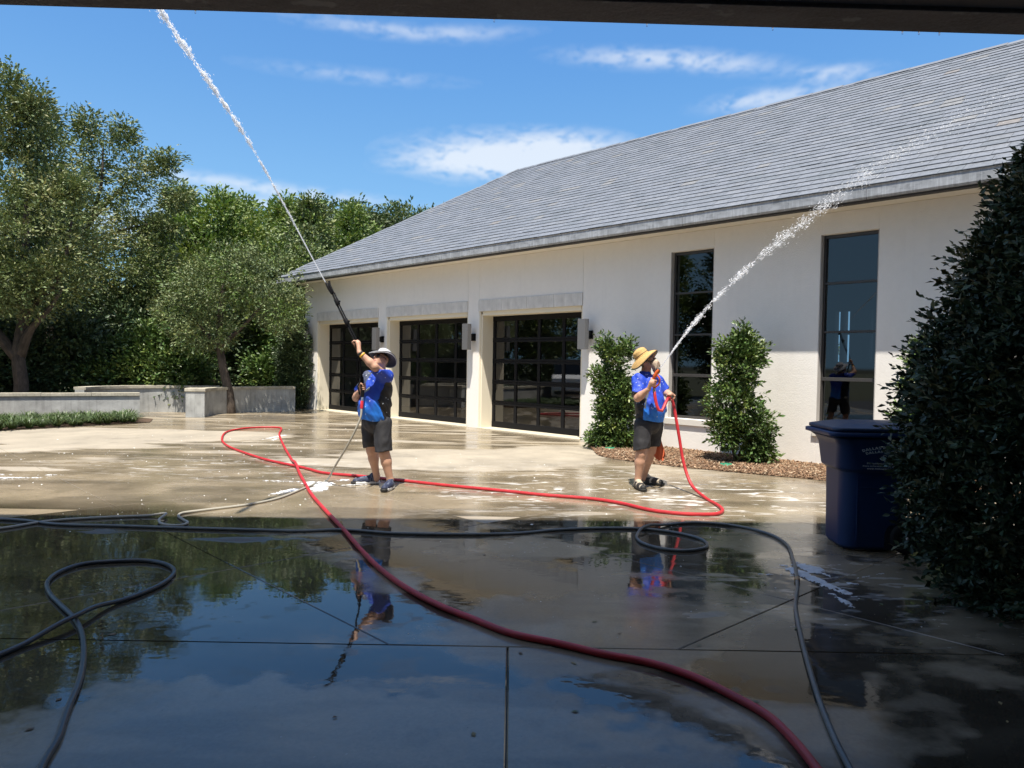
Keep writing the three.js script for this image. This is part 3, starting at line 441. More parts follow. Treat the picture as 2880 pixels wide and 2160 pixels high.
// stray leading shoots that break the outline
function shoots(o, list) { return list.map(([x, y, z, dx, dy, dz, len, rad]) => { const out = []; const n = Math.ceil(len / .12); for (let i = 0; i < n; i++) out.push([x + dx * len * i / n, y + dy * len * i / n, z + dz * len * i / n, rad * (1 - .5 * i / n), .10, rad * (1 - .5 * i / n), 1]); return out; }).flat(); }
function plant(name, label, category, group, pos, turn, trunkGeo, trunkMat, leafGeo, leafM, part = ['trunk', 'crown']) {
  const t = thing(name, label, category, pos, turn, group); if (name === 'oak_tree') t.scale.set(1, .94, 1); if (name === 'upright_shrub') t.scale.set(.9, .97, .95); if (trunkGeo) mesh(part[0], trunkGeo, trunkMat, t); mesh(part[1], leafGeo, leafM, t); return t;
}
const limb = (pts, r0, r1, n = 10, sides = 8) => { const P = curve(pts, n); return taper(P, P.map((_, i) => lerp(r0, r1, i / n)), sides); };
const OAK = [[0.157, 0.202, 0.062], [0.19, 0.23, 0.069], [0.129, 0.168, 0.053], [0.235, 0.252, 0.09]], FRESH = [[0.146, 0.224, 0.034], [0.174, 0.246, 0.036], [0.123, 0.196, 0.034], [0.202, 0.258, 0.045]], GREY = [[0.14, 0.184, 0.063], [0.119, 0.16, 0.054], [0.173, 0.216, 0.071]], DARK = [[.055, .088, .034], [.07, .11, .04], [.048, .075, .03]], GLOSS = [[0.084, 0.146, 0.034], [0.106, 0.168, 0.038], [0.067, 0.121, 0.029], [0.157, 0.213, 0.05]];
const mOak = leafMat(.5, .36), mFresh = leafMat(.65, .45), mGrey = leafMat(.55, .3), mDark = leafMat(.5, 0), mGloss = leafMat(.42, .25);

// the big oak on the left
plant('oak_tree', 'large dark oak with thick forked trunk at the left edge behind the low wall', 'tree', 'oaks on the left', [-13.35, 0, -20.2], 0,
  merge([limb([[0, -.1, 0], [.05, .9, 0], [-.02, 1.7, .05], [.1, 2.6, 0], [.3, 4.5, .2], [.2, 6.5, 0]], .20, .05, 14, 10), limb([[0, 1.5, 0], [-.5, 2.3, .2], [-1.3, 3.3, .3], [-1.9, 4.6, 0]], .17, .05), limb([[0, 1.6, 0], [.5, 2.4, .3], [1.0, 2.9, .4], [1.5, 3.6, .5]], .15, .03), limb([[0, 2.2, 0], [-.1, 3.2, -.5], [-.8, 5.2, -.6]], .14, .04), limb([[.1, 2.8, 0], [.9, 4, -.3], [1.3, 5.6, -.2]], .11, .03)]), bark,
  leaves([[-1.0, 6.5, -.2, 1.9, 2.4, 1.9, 1], [.4, 5.2, 0, 1.9, 1.6, 1.8, 1], [-2, 4.2, .4, 1.7, 1.5, 1.6], [.7, 3.75, .4, 1.15, .95, 1.2, 1.1], [-.2, 3.5, 1.0, 1.4, 1.0, 1.1], [-.6, 8.5, 0, 1.0, 1.0, 1.0], [.2, 8.0, 0, .7, .8, .7], ...shoots(0, [[-.3, 9, 0, .1, 1, 0, .8, .22], [.4, 8.4, .2, .3, .9, 0, .8, .2], [-1.4, 8.4, 0, -.2, 1, 0, .8, .25], [1.2, 6.3, 0, .7, .6, 0, .7, .25]])], { seed: 11, leaf: .108, clumps: 18, clump: .36, twigs: 27, per: 3, cols: OAK }), mOak);
// the open oak behind it
plant('oak_tree', 'tall open oak with slanting limbs and sky showing through its crown', 'tree', 'oaks on the left', [-15.9, 0, -25.4], 0,
  merge([limb([[0, 0, 0], [.2, 2.5, 0], [.6, 4.6, .1], [1.6, 6.4, .2], [2.9, 7.9, .2]], .24, .04, 16), limb([[.4, 4, 0], [.3, 6, .3], [.7, 8.6, .2]], .13, .03), limb([[.9, 5.2, 0], [2.4, 6.0, .4], [3.9, 6.4, .5]], .10, .025), limb([[.2, 3, 0], [-.7, 5.4, 0], [-1.2, 7.6, 0]], .12, .03), limb([[1.6, 6.4, .2], [2.0, 7.8, .2], [2.0, 9.4, .1]], .08, .02)]), bark,
  leaves([[.7, 8.6, .1, 1.3, 1.5, 1.2, .62], [2.3, 8.3, .1, 1.3, 1.4, 1.2, .62], [3.5, 7.4, .3, 1.1, 1.3, 1.0, .62], [-1.1, 7.3, 0, 1.4, 1.6, 1.2, .75], [1.5, 6.6, .4, 1.5, 1.0, 1.2, .55], [3.3, 5.9, .4, 1.1, .9, 1.0, .7], [.6, 5.4, .3, 1.6, 1.0, 1.2, .7], [3.0, 4.7, .6, 1.7, 1.1, 1.4, .95], [.4, 4.0, .8, 2.0, 1.1, 1.4, .95], [4.2, 3.5, .5, 1.3, 1.2, 1.2, .9], ...shoots(0, [[.1, 9.6, 0, -.2, 1, 0, 1.0, .2], [1.4, 9.6, 0, .1, 1, 0, .8, .2], [2.6, 9.4, 0, .2, 1, 0, .7, .2], [3.9, 8.3, .2, .5, .8, 0, .8, .22], [4.3, 7.2, .2, .9, .3, 0, .6, .22], [4.0, 6.2, .3, 1, .2, 0, .6, .2]])], { seed: 12, leaf: .118, clumps: 16, clump: .39, twigs: 25, per: 3, cols: OAK }), mOak);
// tree with the dark leaning trunk by the curved wall
plant('small_tree', 'small grey green tree with dark leaning trunk in front of the curved wall', 'tree', null, [-8.10, 0, -21.2], 0,
  merge([limb([[.10, -.05, 0], [.06, .5, 0], [-.08, 1.2, .05], [-.22, 1.95, 0], [-.2, 3.0, 0], [0, 4.2, 0]], .145, .05, 14, 10), limb([[-.2, 1.8, 0], [-.8, 2.6, .2], [-1.4, 3.3, .2]], .07, .02), limb([[-.2, 1.9, 0], [.6, 2.7, -.1], [1.3, 3.5, 0]], .08, .02)]), bark,
  leaves([[-.3, 3.5, 0, 1.3, .9, 1.1, .9], [.8, 3.7, -.2, 1.2, .8, 1.1, .85], [-1.1, 2.9, .2, .7, .45, .8], [-.55, 2.3, .3, .95, .42, .9, 1.2], [1.5, 2.9, 0, .7, .55, .8], [.2, 4.3, 0, .7, .4, .7, .7]], { seed: 13, leaf: .085, clumps: 24, clump: .30, twigs: 28, per: 3, cols: [GREY[0], FRESH[2], GREY[2], GREY[1]], lift: 0 }), mGrey);
// tree with the pale trunk farther back
plant('small_tree', 'slender tree with pale curved trunk rising behind the curved wall', 'tree', null, [-8.95, 0, -26.2], 0,
  merge([limb([[.25, -.05, 0], [.28, .5, 0], [.12, 1.2, 0], [-.02, 1.9, 0], [.1, 3, 0]], .13, .06, 12, 10), limb([[0, 2, 0], [.7, 2.8, 0], [1.2, 3.4, 0]], .06, .02)]), barkPale,
  leaves([[.5, 2.9, .2, 1.0, .75, .9, 1.1], [1.4, 3.6, 0, 1.2, 1.2, 1.1], [-.3, 4.0, 0, 1.4, 1.2, 1.2], [2.3, 3.0, 0, 1.1, 1.1, 1.0], [1.1, 5.0, 0, 1.4, 1.0, 1.2]], { seed: 14, leaf: .13, clumps: 22, clump: .36, twigs: 20, per: 3, cols: GREY.concat(FRESH) }), mGrey);
// background trees: two grown shapes, each placed several times
{
  const trunkA = merge([limb([[0, -.1, 0], [.1, 2, 0], [0, 4.5, .1], [.2, 6.6, 0]], .2, .04), limb([[0, 2.5, 0], [.9, 4, .1], [1.5, 5.4, 0]], .08, .02), limb([[0, 2.8, 0], [-1, 4.4, 0], [-1.4, 5.8, .1]], .08, .02)]);
  const A = leaves([[0, 5.2, 0, 2.0, 1.9, 2.0, .9], [-1.3, 3.6, .2, 1.5, 1.5, 1.5, .9], [1.3, 3.8, .2, 1.6, 1.5, 1.5, .9], [.3, 6.9, 0, 1.2, 1.0, 1.2, .9], [0, 2.2, .5, 1.8, 1.2, 1.5, .9], [-1.2, 5.9, 0, 1, .9, 1], [1.4, 5.6, 0, .9, 1, .9], ...shoots(0, [[.2, 7.6, 0, .1, 1, 0, .7, .3], [-1, 6.6, 0, -.2, 1, 0, .6, .3], [1.4, 6.4, 0, .3, 1, 0, .6, .3]])], { seed: 21, leaf: .19, clumps: 17, clump: .46, twigs: 18, per: 3, cols: FRESH });
  const Bq = leaves([[0, 4.8, 0, 1.7, 2.2, 1.7, .9], [-.9, 3.2, .2, 1.5, 1.4, 1.4, .9], [1.1, 3.0, .2, 1.5, 1.6, 1.5, .9], [0, 6.9, 0, .9, 1.2, .9, .9], [.1, 1.7, .4, 1.9, 1.3, 1.6, .9], ...shoots(0, [[0, 7.8, 0, 0, 1, 0, .9, .35], [.6, 6.8, 0, .2, 1, 0, .6, .3], [-.7, 6.6, 0, -.2, 1, 0, .6, .3]])], { seed: 22, leaf: .18, clumps: 18, clump: .44, twigs: 18, per: 3, cols: GREY.concat(FRESH.slice(0, 2)) });
  const R = leaves([[0, 7.6, 0, 2.0, 1.5, 2.0, .9], [-1.4, 6.9, 0, 1.2, 1.0, 1.2], [1.4, 7.2, .2, 1.3, 1.1, 1.2], [0, 5.6, 0, 1.7, 1.2, 1.6, .9], [.3, 4, 0, 1.8, 1.4, 1.7]], { seed: 23, leaf: .2, clumps: 17, clump: .48, twigs: 18, per: 3, cols: [[.10, .15, .045], [.12, .165, .05], [.085, .13, .04]] });
  const list = [
    ['A', -12.4, -31, 1.0, .3, 'bright green tree just right of the open oak, low in the tree line'], ['B', -16.0, -36, 1.12, 1.1, 'pointed green tree with twin tips just right of the open oak'], ['A', -12.6, -35, 1.07, 2.0, 'bright yellow green tree rising behind the tree with the dark trunk'],
    ['A', -10.2, -34, 1.04, 4.0, 'broad sunny green tree in the middle of the tree line behind the water jet'], ['B', -8.2, -30, .92, 5.1, 'dense green tree directly left of the garage eave corner'], ['R', -9.3, -41, 1.12, .6, 'round topped tree that stands tallest behind the far end of the garage roof'], ['R', -5.9, -42, 1.13, 2.6, 'grey green tree peeping over the garage roof, rightmost of the tree line'],
    ['A', -6.9, -33, .98, 3.3, 'bright tree behind the garage corner, its foliage showing left of the white wall'], ['B', -14.5, -30, .78, 2.7, 'shaded green tree in the gap under the open oak'], ['B', -18.5, -30, 1.05, .2, 'tree behind the big oak at the left edge'], ['A', -19.5, -24.5, 1.0, 1.7, 'tree beyond the left edge behind the long low wall'], ['B', -20.5, -17.5, 1.1, 3.9, 'tree beyond the left edge mirrored in the garage doors'], ['A', -23, -12, 1.2, 5.5, 'tree farthest to the left, mirrored in the garage doors'], ['B', -22, -7, 1.1, .9, 'tree to the left of the forecourt, mirrored in the tall windows'], ['B', 10.7, -25.6, .36, 4.4, 'low green tree glimpsed through the narrow rear windows, left one'], ['B', 12.6, -25.2, .36, 1.4, 'low green tree glimpsed through the narrow rear windows, right one']];
  const geo = { A, B: Bq, R }, mm = { A: mFresh, B: mGrey, R: mFresh };
  for (const [k, x, z, s, turn, label] of list) { const t = plant('background_tree', label, 'tree', 'trees behind the garden walls', [x, 0, z], turn, trunkA, bark, geo[k], mm[k]); t.scale.set(s, s, s); }
}
// shrubs behind the walls
const shrubStem = merge([limb([[0, -.05, 0], [.05, .4, 0], [.1, .9, 0]], .04, .02, 4, 6), limb([[0, 0, 0], [-.2, .4, .1], [-.3, .8, .1]], .03, .015, 4, 6), limb([[0, 0, 0], [.2, .3, -.1], [.4, .8, -.1]], .03, .015, 4, 6)]);
{
  const lau = leaves([[0, .95, 0, 1.5, .95, .9, 1], [-.8, .7, .2, .9, .7, .7], [.9, .8, .2, .9, .8, .7], [.1, 1.6, -.1, .9, .55, .7], ...shoots(0, [[-.9, 1.3, 0, -.3, 1, 0, .6, .16], [.6, 1.9, 0, .3, 1, 0, .45, .15], [0, 2, 0, 0, 1, 0, .4, .15]])], { seed: 31, leaf: .115, clumps: 44, clump: .26, twigs: 22, per: 3, cols: GLOSS, width: .52 });
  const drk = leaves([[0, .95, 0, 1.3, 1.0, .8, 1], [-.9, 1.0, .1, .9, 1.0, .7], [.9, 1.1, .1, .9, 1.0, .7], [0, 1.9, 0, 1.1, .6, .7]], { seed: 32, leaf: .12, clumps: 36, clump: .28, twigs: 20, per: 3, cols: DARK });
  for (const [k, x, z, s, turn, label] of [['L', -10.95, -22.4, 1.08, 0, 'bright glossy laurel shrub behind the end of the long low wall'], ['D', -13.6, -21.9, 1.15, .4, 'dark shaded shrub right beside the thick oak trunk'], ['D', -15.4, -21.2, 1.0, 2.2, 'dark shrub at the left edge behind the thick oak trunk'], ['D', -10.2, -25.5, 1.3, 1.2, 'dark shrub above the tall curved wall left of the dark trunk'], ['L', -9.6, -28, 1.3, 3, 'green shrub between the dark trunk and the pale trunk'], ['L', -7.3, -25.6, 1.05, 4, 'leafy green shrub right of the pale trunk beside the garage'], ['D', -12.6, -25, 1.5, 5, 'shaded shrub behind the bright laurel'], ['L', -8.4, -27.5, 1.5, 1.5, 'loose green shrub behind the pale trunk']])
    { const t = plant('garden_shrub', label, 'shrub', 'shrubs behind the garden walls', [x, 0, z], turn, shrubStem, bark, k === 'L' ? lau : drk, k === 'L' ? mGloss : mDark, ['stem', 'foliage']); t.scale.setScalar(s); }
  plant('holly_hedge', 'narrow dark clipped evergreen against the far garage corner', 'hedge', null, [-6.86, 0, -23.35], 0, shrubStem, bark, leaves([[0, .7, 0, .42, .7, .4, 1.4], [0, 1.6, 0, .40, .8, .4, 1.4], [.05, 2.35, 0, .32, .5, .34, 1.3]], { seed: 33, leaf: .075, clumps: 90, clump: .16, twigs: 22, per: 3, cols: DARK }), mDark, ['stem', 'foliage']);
}
{ // the wood farther off reads as one mass
  const bl = []; const r = rngOf(8); for (let i = 0; i < 26; i++) bl.push([-34 + i * 1.9, 1.6 + r() * 1.2, -48 - r() * 4 + Math.abs(i - 13) * .3, 1.9, 2.2 + r() * 1.0, 1.6, .8]);
  tag(mesh('distant_wood', leaves(bl, { seed: 41, leaf: .32, clumps: 9, clump: .6, twigs: 16, per: 3, cols: GREY.concat(FRESH) }), mGrey), 'distant wood closing the view behind the garden trees', 'wood', null, 'stuff');
}
// upright shrubs against the white wall
{
  const stem = (s) => merge([limb([[0, 0, 0], [.05 * s, .35, 0], [.12 * s, .9, .05], [.1, 1.6, 0]], .028, .008, 6, 6), limb([[0, 0, 0], [-.12, .4, .05], [-.2, 1.0, 0]], .024, .008, 6, 6), limb([[0, 0, 0], [.2, .45, -.05], [.3, 1.0, 0]], .022, .008, 6, 6), limb([[0, .02, 0], [-.02, .5, -.1], [-.05, 1.2, -.1]], .022, .008, 6, 6)]);
  plant('upright_shrub', 'glossy upright shrub left of the bearded man, against the white wall', 'shrub', 'upright shrubs along the white wall', [1.90, .03, -13.85], 0, stem(1), bark,
    leaves([[0, .55, .05, .31, .5, .30, 1.1], [-.05, 1.12, 0, .28, .46, .28, 1.05], [.0, 1.62, 0, .20, .34, .2, .9], [.2, 1.0, .1, .22, .5, .25], [.12, .2, .15, .34, .2, .28, .9], [-.24, .25, .1, .18, .2, .2], ...shoots(0, [[-.18, 1.8, 0, -.1, 1, 0, .34, .07], [.2, 1.75, 0, .3, 1, 0, .25, .08], [-.30, 1.35, 0, -.7, .6, 0, .24, .045]])], { seed: 51, leaf: .072, clumps: 92, clump: .13, twigs: 17, per: 4, cols: GLOSS, floor: .02, width: .5 }), mGloss, ['stem', 'foliage']);
  plant('upright_shrub', 'glossy upright shrub with bare stems at its foot, between the two tall windows', 'shrub', 'upright shrubs along the white wall', [3.60, .03, -11.9], 0, stem(-1), bark,
    leaves([[-.05, .98, 0, .40, .48, .34, 1.05], [0, 1.5, 0, .32, .36, .3, 1], [.08, 1.82, 0, .2, .2, .2, .9], [-.26, .5, .1, .2, .3, .24], [.33, .6, .1, .18, .42, .24], [.33, .2, .15, .17, .16, .18], ...shoots(0, [[.06, 1.95, 0, .1, 1, 0, .26, .07], [-.2, 1.8, 0, -.3, 1, 0, .22, .07], [.3, 1.75, 0, .5, .8, 0, .22, .06]])], { seed: 52, leaf: .075, clumps: 84, clump: .13, twigs: 17, per: 4, cols: GLOSS, floor: .02, width: .5 }), mGloss, ['stem', 'foliage']);
  plant('upright_shrub', 'sunlit shrub mostly hidden behind the dark hedge, right of the second tall window', 'shrub', 'upright shrubs along the white wall', [5.72, .03, -10.05], 1.2, stem(1), bark,
    leaves([[0, .95, 0, .50, .52, .40, 1.1], [0, 1.5, 0, .38, .40, .34, 1.1], [-.1, 1.75, 0, .3, .25, .25, 1], [-.3, .45, .1, .28, .32, .28], [.38, .55, .1, .25, .45, .28]], { seed: 53, leaf: .075, clumps: 84, clump: .13, twigs: 17, per: 4, cols: GLOSS, floor: .02, width: .5 }), mGloss, ['stem', 'foliage']);
  // the big evergreen on the right
  const prof = [[0, .98], [.25, 1.22], [.5, 1.34], [1.2, 1.36], [1.65, 1.28], [2.0, 1.12], [2.4, .93], [2.8, .76], [3.15, .54], [3.5, .25], [3.62, .05]], rad = y => { for (let i = 1; i < prof.length; i++) if (y <= prof[i][0]) return lerp(prof[i - 1][1], prof[i][1], (y - prof[i - 1][0]) / (prof[i][0] - prof[i - 1][0])); return 0; };
  const hb = [], hr = rngOf(71); for (let i = 0; i < 1500; i++) { const y = .04 + 3.52 * hr(), a = hr() * 6.283, q = rad(y); if (hr() > q / 1.3 + .1) continue; const k = q * (.95 + .08 * fbm(a * 2.2, y * 2.5, 3)) - .06 - .05 * hr(); hb.push([Math.cos(a) * k, y, Math.sin(a) * k, .12, .12, .12, 1]); }
  for (let i = 0; i < 90; i++) { const y = .2 + 2.8 * hr(), a = hr() * 6.283, k = rad(y) * .75 * Math.sqrt(hr()); hb.push([Math.cos(a) * k, y, Math.sin(a) * k, .25, .25, .25, 1]); }
  plant('evergreen_hedge', 'huge dark clipped evergreen bush filling the right edge beside the recycling cart', 'hedge', null, [4.12, 0, -4.82], 0,
    merge([limb([[0, -.05, 0], [0, .9, 0], [.1, 2, 0]], .08, .03, 6), limb([[.3, 0, .2], [.4, 1, .2], [.3, 2, .1]], .06, .02, 6), limb([[-.4, 0, -.1], [-.5, .8, 0], [-.4, 1.6, 0]], .05, .02, 6)]), bark,
    leaves(hb, { seed: 54, leaf: .053, clumps: 30, clump: .12, twigs: 11, per: 4, cols: [[.032, .058, .022], [.045, .076, .028], [.026, .045, .018], [.085, .09, .03]], floor: .02, width: .5 }), leafMat(.55, 0), ['stem', 'foliage']);
}
// strappy border plants
{
  const clump = seed => { const r = rngOf(seed), pos = [], idx = [], col = []; for (let i = 0; i < 80; i++) { const a = r() * 6.283, len = .28 + r() * .22, w = .006 + r() * .005, out = .35 + r() * .8, x0 = Math.cos(a) * r() * .07, z0 = Math.sin(a) * r() * .07, k0 = pos.length / 3, c = [[.075, .12, .034], [.055, .092, .028], [.13, .17, .045]][Math.floor(r() * r() * 3)]; for (let k = 0; k <= 5; k++) { const t = k / 5, h = len * t * out, y = len * (t * 1.15 - t * t * (.45 + out * .42)), ww = w * (1 - t * t * .9); const px = x0 + Math.cos(a) * h, pz = z0 + Math.sin(a) * h; pos.push(px - Math.sin(a) * ww, Math.max(y, .01), pz + Math.cos(a) * ww, px + Math.sin(a) * ww, Math.max(y, .01), pz - Math.cos(a) * ww); col.push(...c, ...c); if (k) { const q = k0 + k * 2; idx.push(q - 2, q - 1, q, q - 1, q + 1, q); } } } return rawGeo(pos, idx, null, col); };
  const G = [clump(1), clump(2), clump(3)], r = rngOf(61); let n = 0;
  const a = V(-8.95, 0, -17.62), b = V(-11.4, 0, -14.1);
  for (let row = 0; row < 5; row++) for (let k = 0; k < 15; k++) { const t = (k + .5 * (row % 2) + (r() - .5) * .4) / 15, p = a.clone().lerp(b, t), q = V(-9.85 - t * 3.2, 0, -18.95 + t * 1.6), x = lerp(p.x, q.x, row / 5.4), z = lerp(p.z, q.z, row / 5.4); if (x < -.70 * -z - .5) continue; const o = mesh('border_plant', G[n++ % 3], mGloss); o.position.set(x + (r() - .5) * .1, .012, z + (r() - .5) * .1); o.rotation.y = r() * 6.3; o.scale.setScalar(.8 + r() * .35); tag(o, 'arching clump of strappy green border grass before the long low wall', 'grass clump', 'strappy border grass clumps'); }
}

// ------------------------------------------------------------------ hoses
function hose(name, label, m, list, r, air = [], extra) {
  const t = thing(name, label, 'hose', [0, 0, 0], 0, 'hoses on the driveway');
  const rr = rngOf(label.length * 7), P = [...air, ...list.map(([x, z]) => [x, r * 1.02, z])];
  const C = curve(P, P.length * 9);
  // where a later stretch crosses an earlier one it rides over it
  for (let i = 0; i < C.length; i++) for (let j = 0; j < i - 12; j++) { const d = Math.hypot(C[i].x - C[j].x, C[i].z - C[j].z); if (d < .30 && C[j].y < .1 && C[i].y < .2) { const k = 1 - sstep(.04, .30, d); C[i].y = Math.max(C[i].y, r * 1.02 + k * r * 2.05); } }
  mesh('hose_tube', taper(C, r, 12), m, t); if (extra) extra(t, C); return t;
}
const hoseBump = dataTex(64, 256, (i, j, o) => { o[0] = o[1] = o[2] = .5 + .5 * Math.sin((i * 2 + j) * .39) * Math.sin((i * 2 - j) * .39); }); hoseBump.repeat.set(8, 6);
const hoseDirt = dataTex(128, 512, (i, j, o) => { const n = fbm(i / 12, j / 30, 4); o[0] = o[1] = o[2] = clamp(.72 + .55 * (n - .35)); }, true); hoseDirt.repeat.set(7, .7);
const rubberRed = mat([.56, .030, .038], .42, { bumpMap: hoseBump, bumpScale: .0008, map: hoseDirt }), rubberGrey = mat([.15, .16, .155], .38, { map: hoseDirt }), rubberTan = mat([.34, .32, .265], .5), rubberDark = mat([.055, .058, .06], .35), brass = mat([.42, .26, .13], .35, { metalness: .8 }), steel = mat([.5, .5, .5], .3, { metalness: .9 });
hose('red_hose', 'thick red water hose snaking from the bearded man to the bottom right', rubberRed,
  [[2.28, -8.67], [2.30, -8.21], [2.27, -7.92], [2.18, -7.75], [2.09, -7.70], [1.77, -7.71], [1.50, -7.87], [1.24, -8.23], [.95, -8.48], [.40, -8.68], [-.16, -8.96], [-.77, -9.24], [-1.30, -9.52], [-1.95, -9.86], [-2.55, -10.12], [-2.84, -10.45], [-3.15, -10.77], [-3.65, -11.26], [-4.28, -12.05], [-5.02, -13.14], [-5.55, -14.28], [-5.98, -15.8], [-5.86, -16.56], [-5.50, -16.86], [-5.23, -16.78], [-5.08, -16.44], [-4.78, -15.34], [-4.02, -13.17], [-3.42, -11.56], [-3.11, -10.74], [-2.66, -9.52], [-2.25, -8.43], [-1.82, -7.43], [-1.49, -6.69], [-1.19, -5.98], [-.95, -5.46], [-.70, -5.02], [-.43, -4.65], [-.20, -4.41], [.02, -4.19], [.28, -4.05], [.51, -3.91], [.74, -3.80], [.92, -3.64], [1.05, -3.44], [1.15, -3.24], [1.18, -3.06], [1.19, -2.85], [1.18, -2.62]], .0195,
  [[1.738, 1.235, -9.09], [1.748, 1.15, -9.075], [1.772, 1.05, -9.06], [1.800, 1.000, -9.05], [1.826, 1.000, -9.06], [1.862, 1.06, -9.09], [1.905, 1.125, -9.16], [1.955, 1.158, -9.235], [1.998, 1.12, -9.27], [2.024, 1.02, -9.27], [2.045, .90, -9.25], [2.085, .66, -9.22], [2.135, .36, -9.18], [2.20, .12, -9.05]],
  t => { mesh('coupling', taper([[1.733, 1.285, -9.095], [1.735, 1.262, -9.092], [1.738, 1.225, -9.09]], [.014, .019, .019], 12), steel, t); });
hose('tan_hose', 'thin tan hose from the wand that turns into a small loop at the shade line', rubberTan,
  [[-2.36, -9.45], [-2.46, -9.02], [-2.58, -8.22], [-2.78, -7.84], [-3.13, -7.50], [-3.25, -7.37], [-3.24, -7.25], [-3.11, -7.06], [-3.01, -6.93], [-3.03, -6.82], [-3.19, -6.83], [-3.31, -7.00], [-3.33, -7.15], [-3.36, -7.24], [-3.52, -7.21], [-3.98, -7.07], [-4.31, -6.89], [-4.52, -6.58], [-4.97, -6.34], [-5.6, -6.2]], .0125,
  [[-1.783, .998, -8.85], [-1.786, .898, -8.83], [-1.845, .735, -8.82], [-1.972, .508, -8.90], [-2.137, .28, -9.1], [-2.27, .09, -9.3]]);
hose('grey_hose', 'long grey pressure hose crossing the shade line with a round loop at its right end', rubberGrey,
  [[-5.9, -7.05], [-5.57, -7.03], [-4.79, -6.96], [-4.54, -6.92], [-4.15, -6.78], [-3.59, -6.75], [-2.94, -6.71], [-2.30, -6.68], [-1.88, -6.66], [-1.58, -6.74], [-1.37, -6.72], [-1.04, -6.64], [.02, -6.70], [.45, -6.89], [.89, -6.99], [1.25, -6.99], [1.52, -6.86], [1.69, -6.65], [1.72, -6.44], [1.65, -6.28], [1.45, -6.18], [1.27, -6.25], [1.15, -6.44], [1.15, -6.70], [1.29, -6.99], [1.56, -7.21], [1.85, -7.31], [2.16, -7.21], [2.39, -6.88], [2.42, -6.49], [2.29, -5.98], [2.06, -5.28], [1.85, -4.76], [1.68, -4.23], [1.54, -3.75], [1.43, -3.34], [1.36, -3.03], [1.33, -2.86], [1.29, -2.62]], .0135, [],
  (t, C) => { let b = 0; C.forEach((p, i) => { if (Math.hypot(p.x - 2.09, p.z + 5.36) < Math.hypot(C[b].x - 2.09, C[b].z + 5.36)) b = i; }); const q = C[b], d = C[b + 1].clone().sub(C[b - 1]).normalize(); mesh('coupling', taper([q.clone().addScaledVector(d, -.035), q.clone().addScaledVector(d, -.01), q.clone().addScaledVector(d, .01), q.clone().addScaledVector(d, .035)], [.018, .021, .021, .018], 10), brass, t); });
hose('dark_hose', 'dark grey hose making one big loop in the lower left corner', rubberDark,
  [[-1.60, -2.42], [-1.66, -2.58], [-1.74, -2.76], [-1.80, -2.95], [-1.90, -3.18], [-2.03, -3.50], [-2.20, -3.83], [-2.38, -4.12], [-2.55, -4.34], [-2.77, -4.57], [-2.98, -4.80], [-3.14, -5.04], [-3.20, -5.26], [-3.16, -5.47], [-2.99, -5.56], [-2.76, -5.60], [-2.58, -5.53], [-2.43, -5.37], [-2.37, -5.19], [-2.36, -4.98], [-2.41, -4.75], [-2.49, -4.55], [-2.51, -4.30], [-2.55, -4.07], [-2.58, -3.89], [-2.62, -3.72], [-2.7, -3.4], [-2.9, -3.0]], .0145);

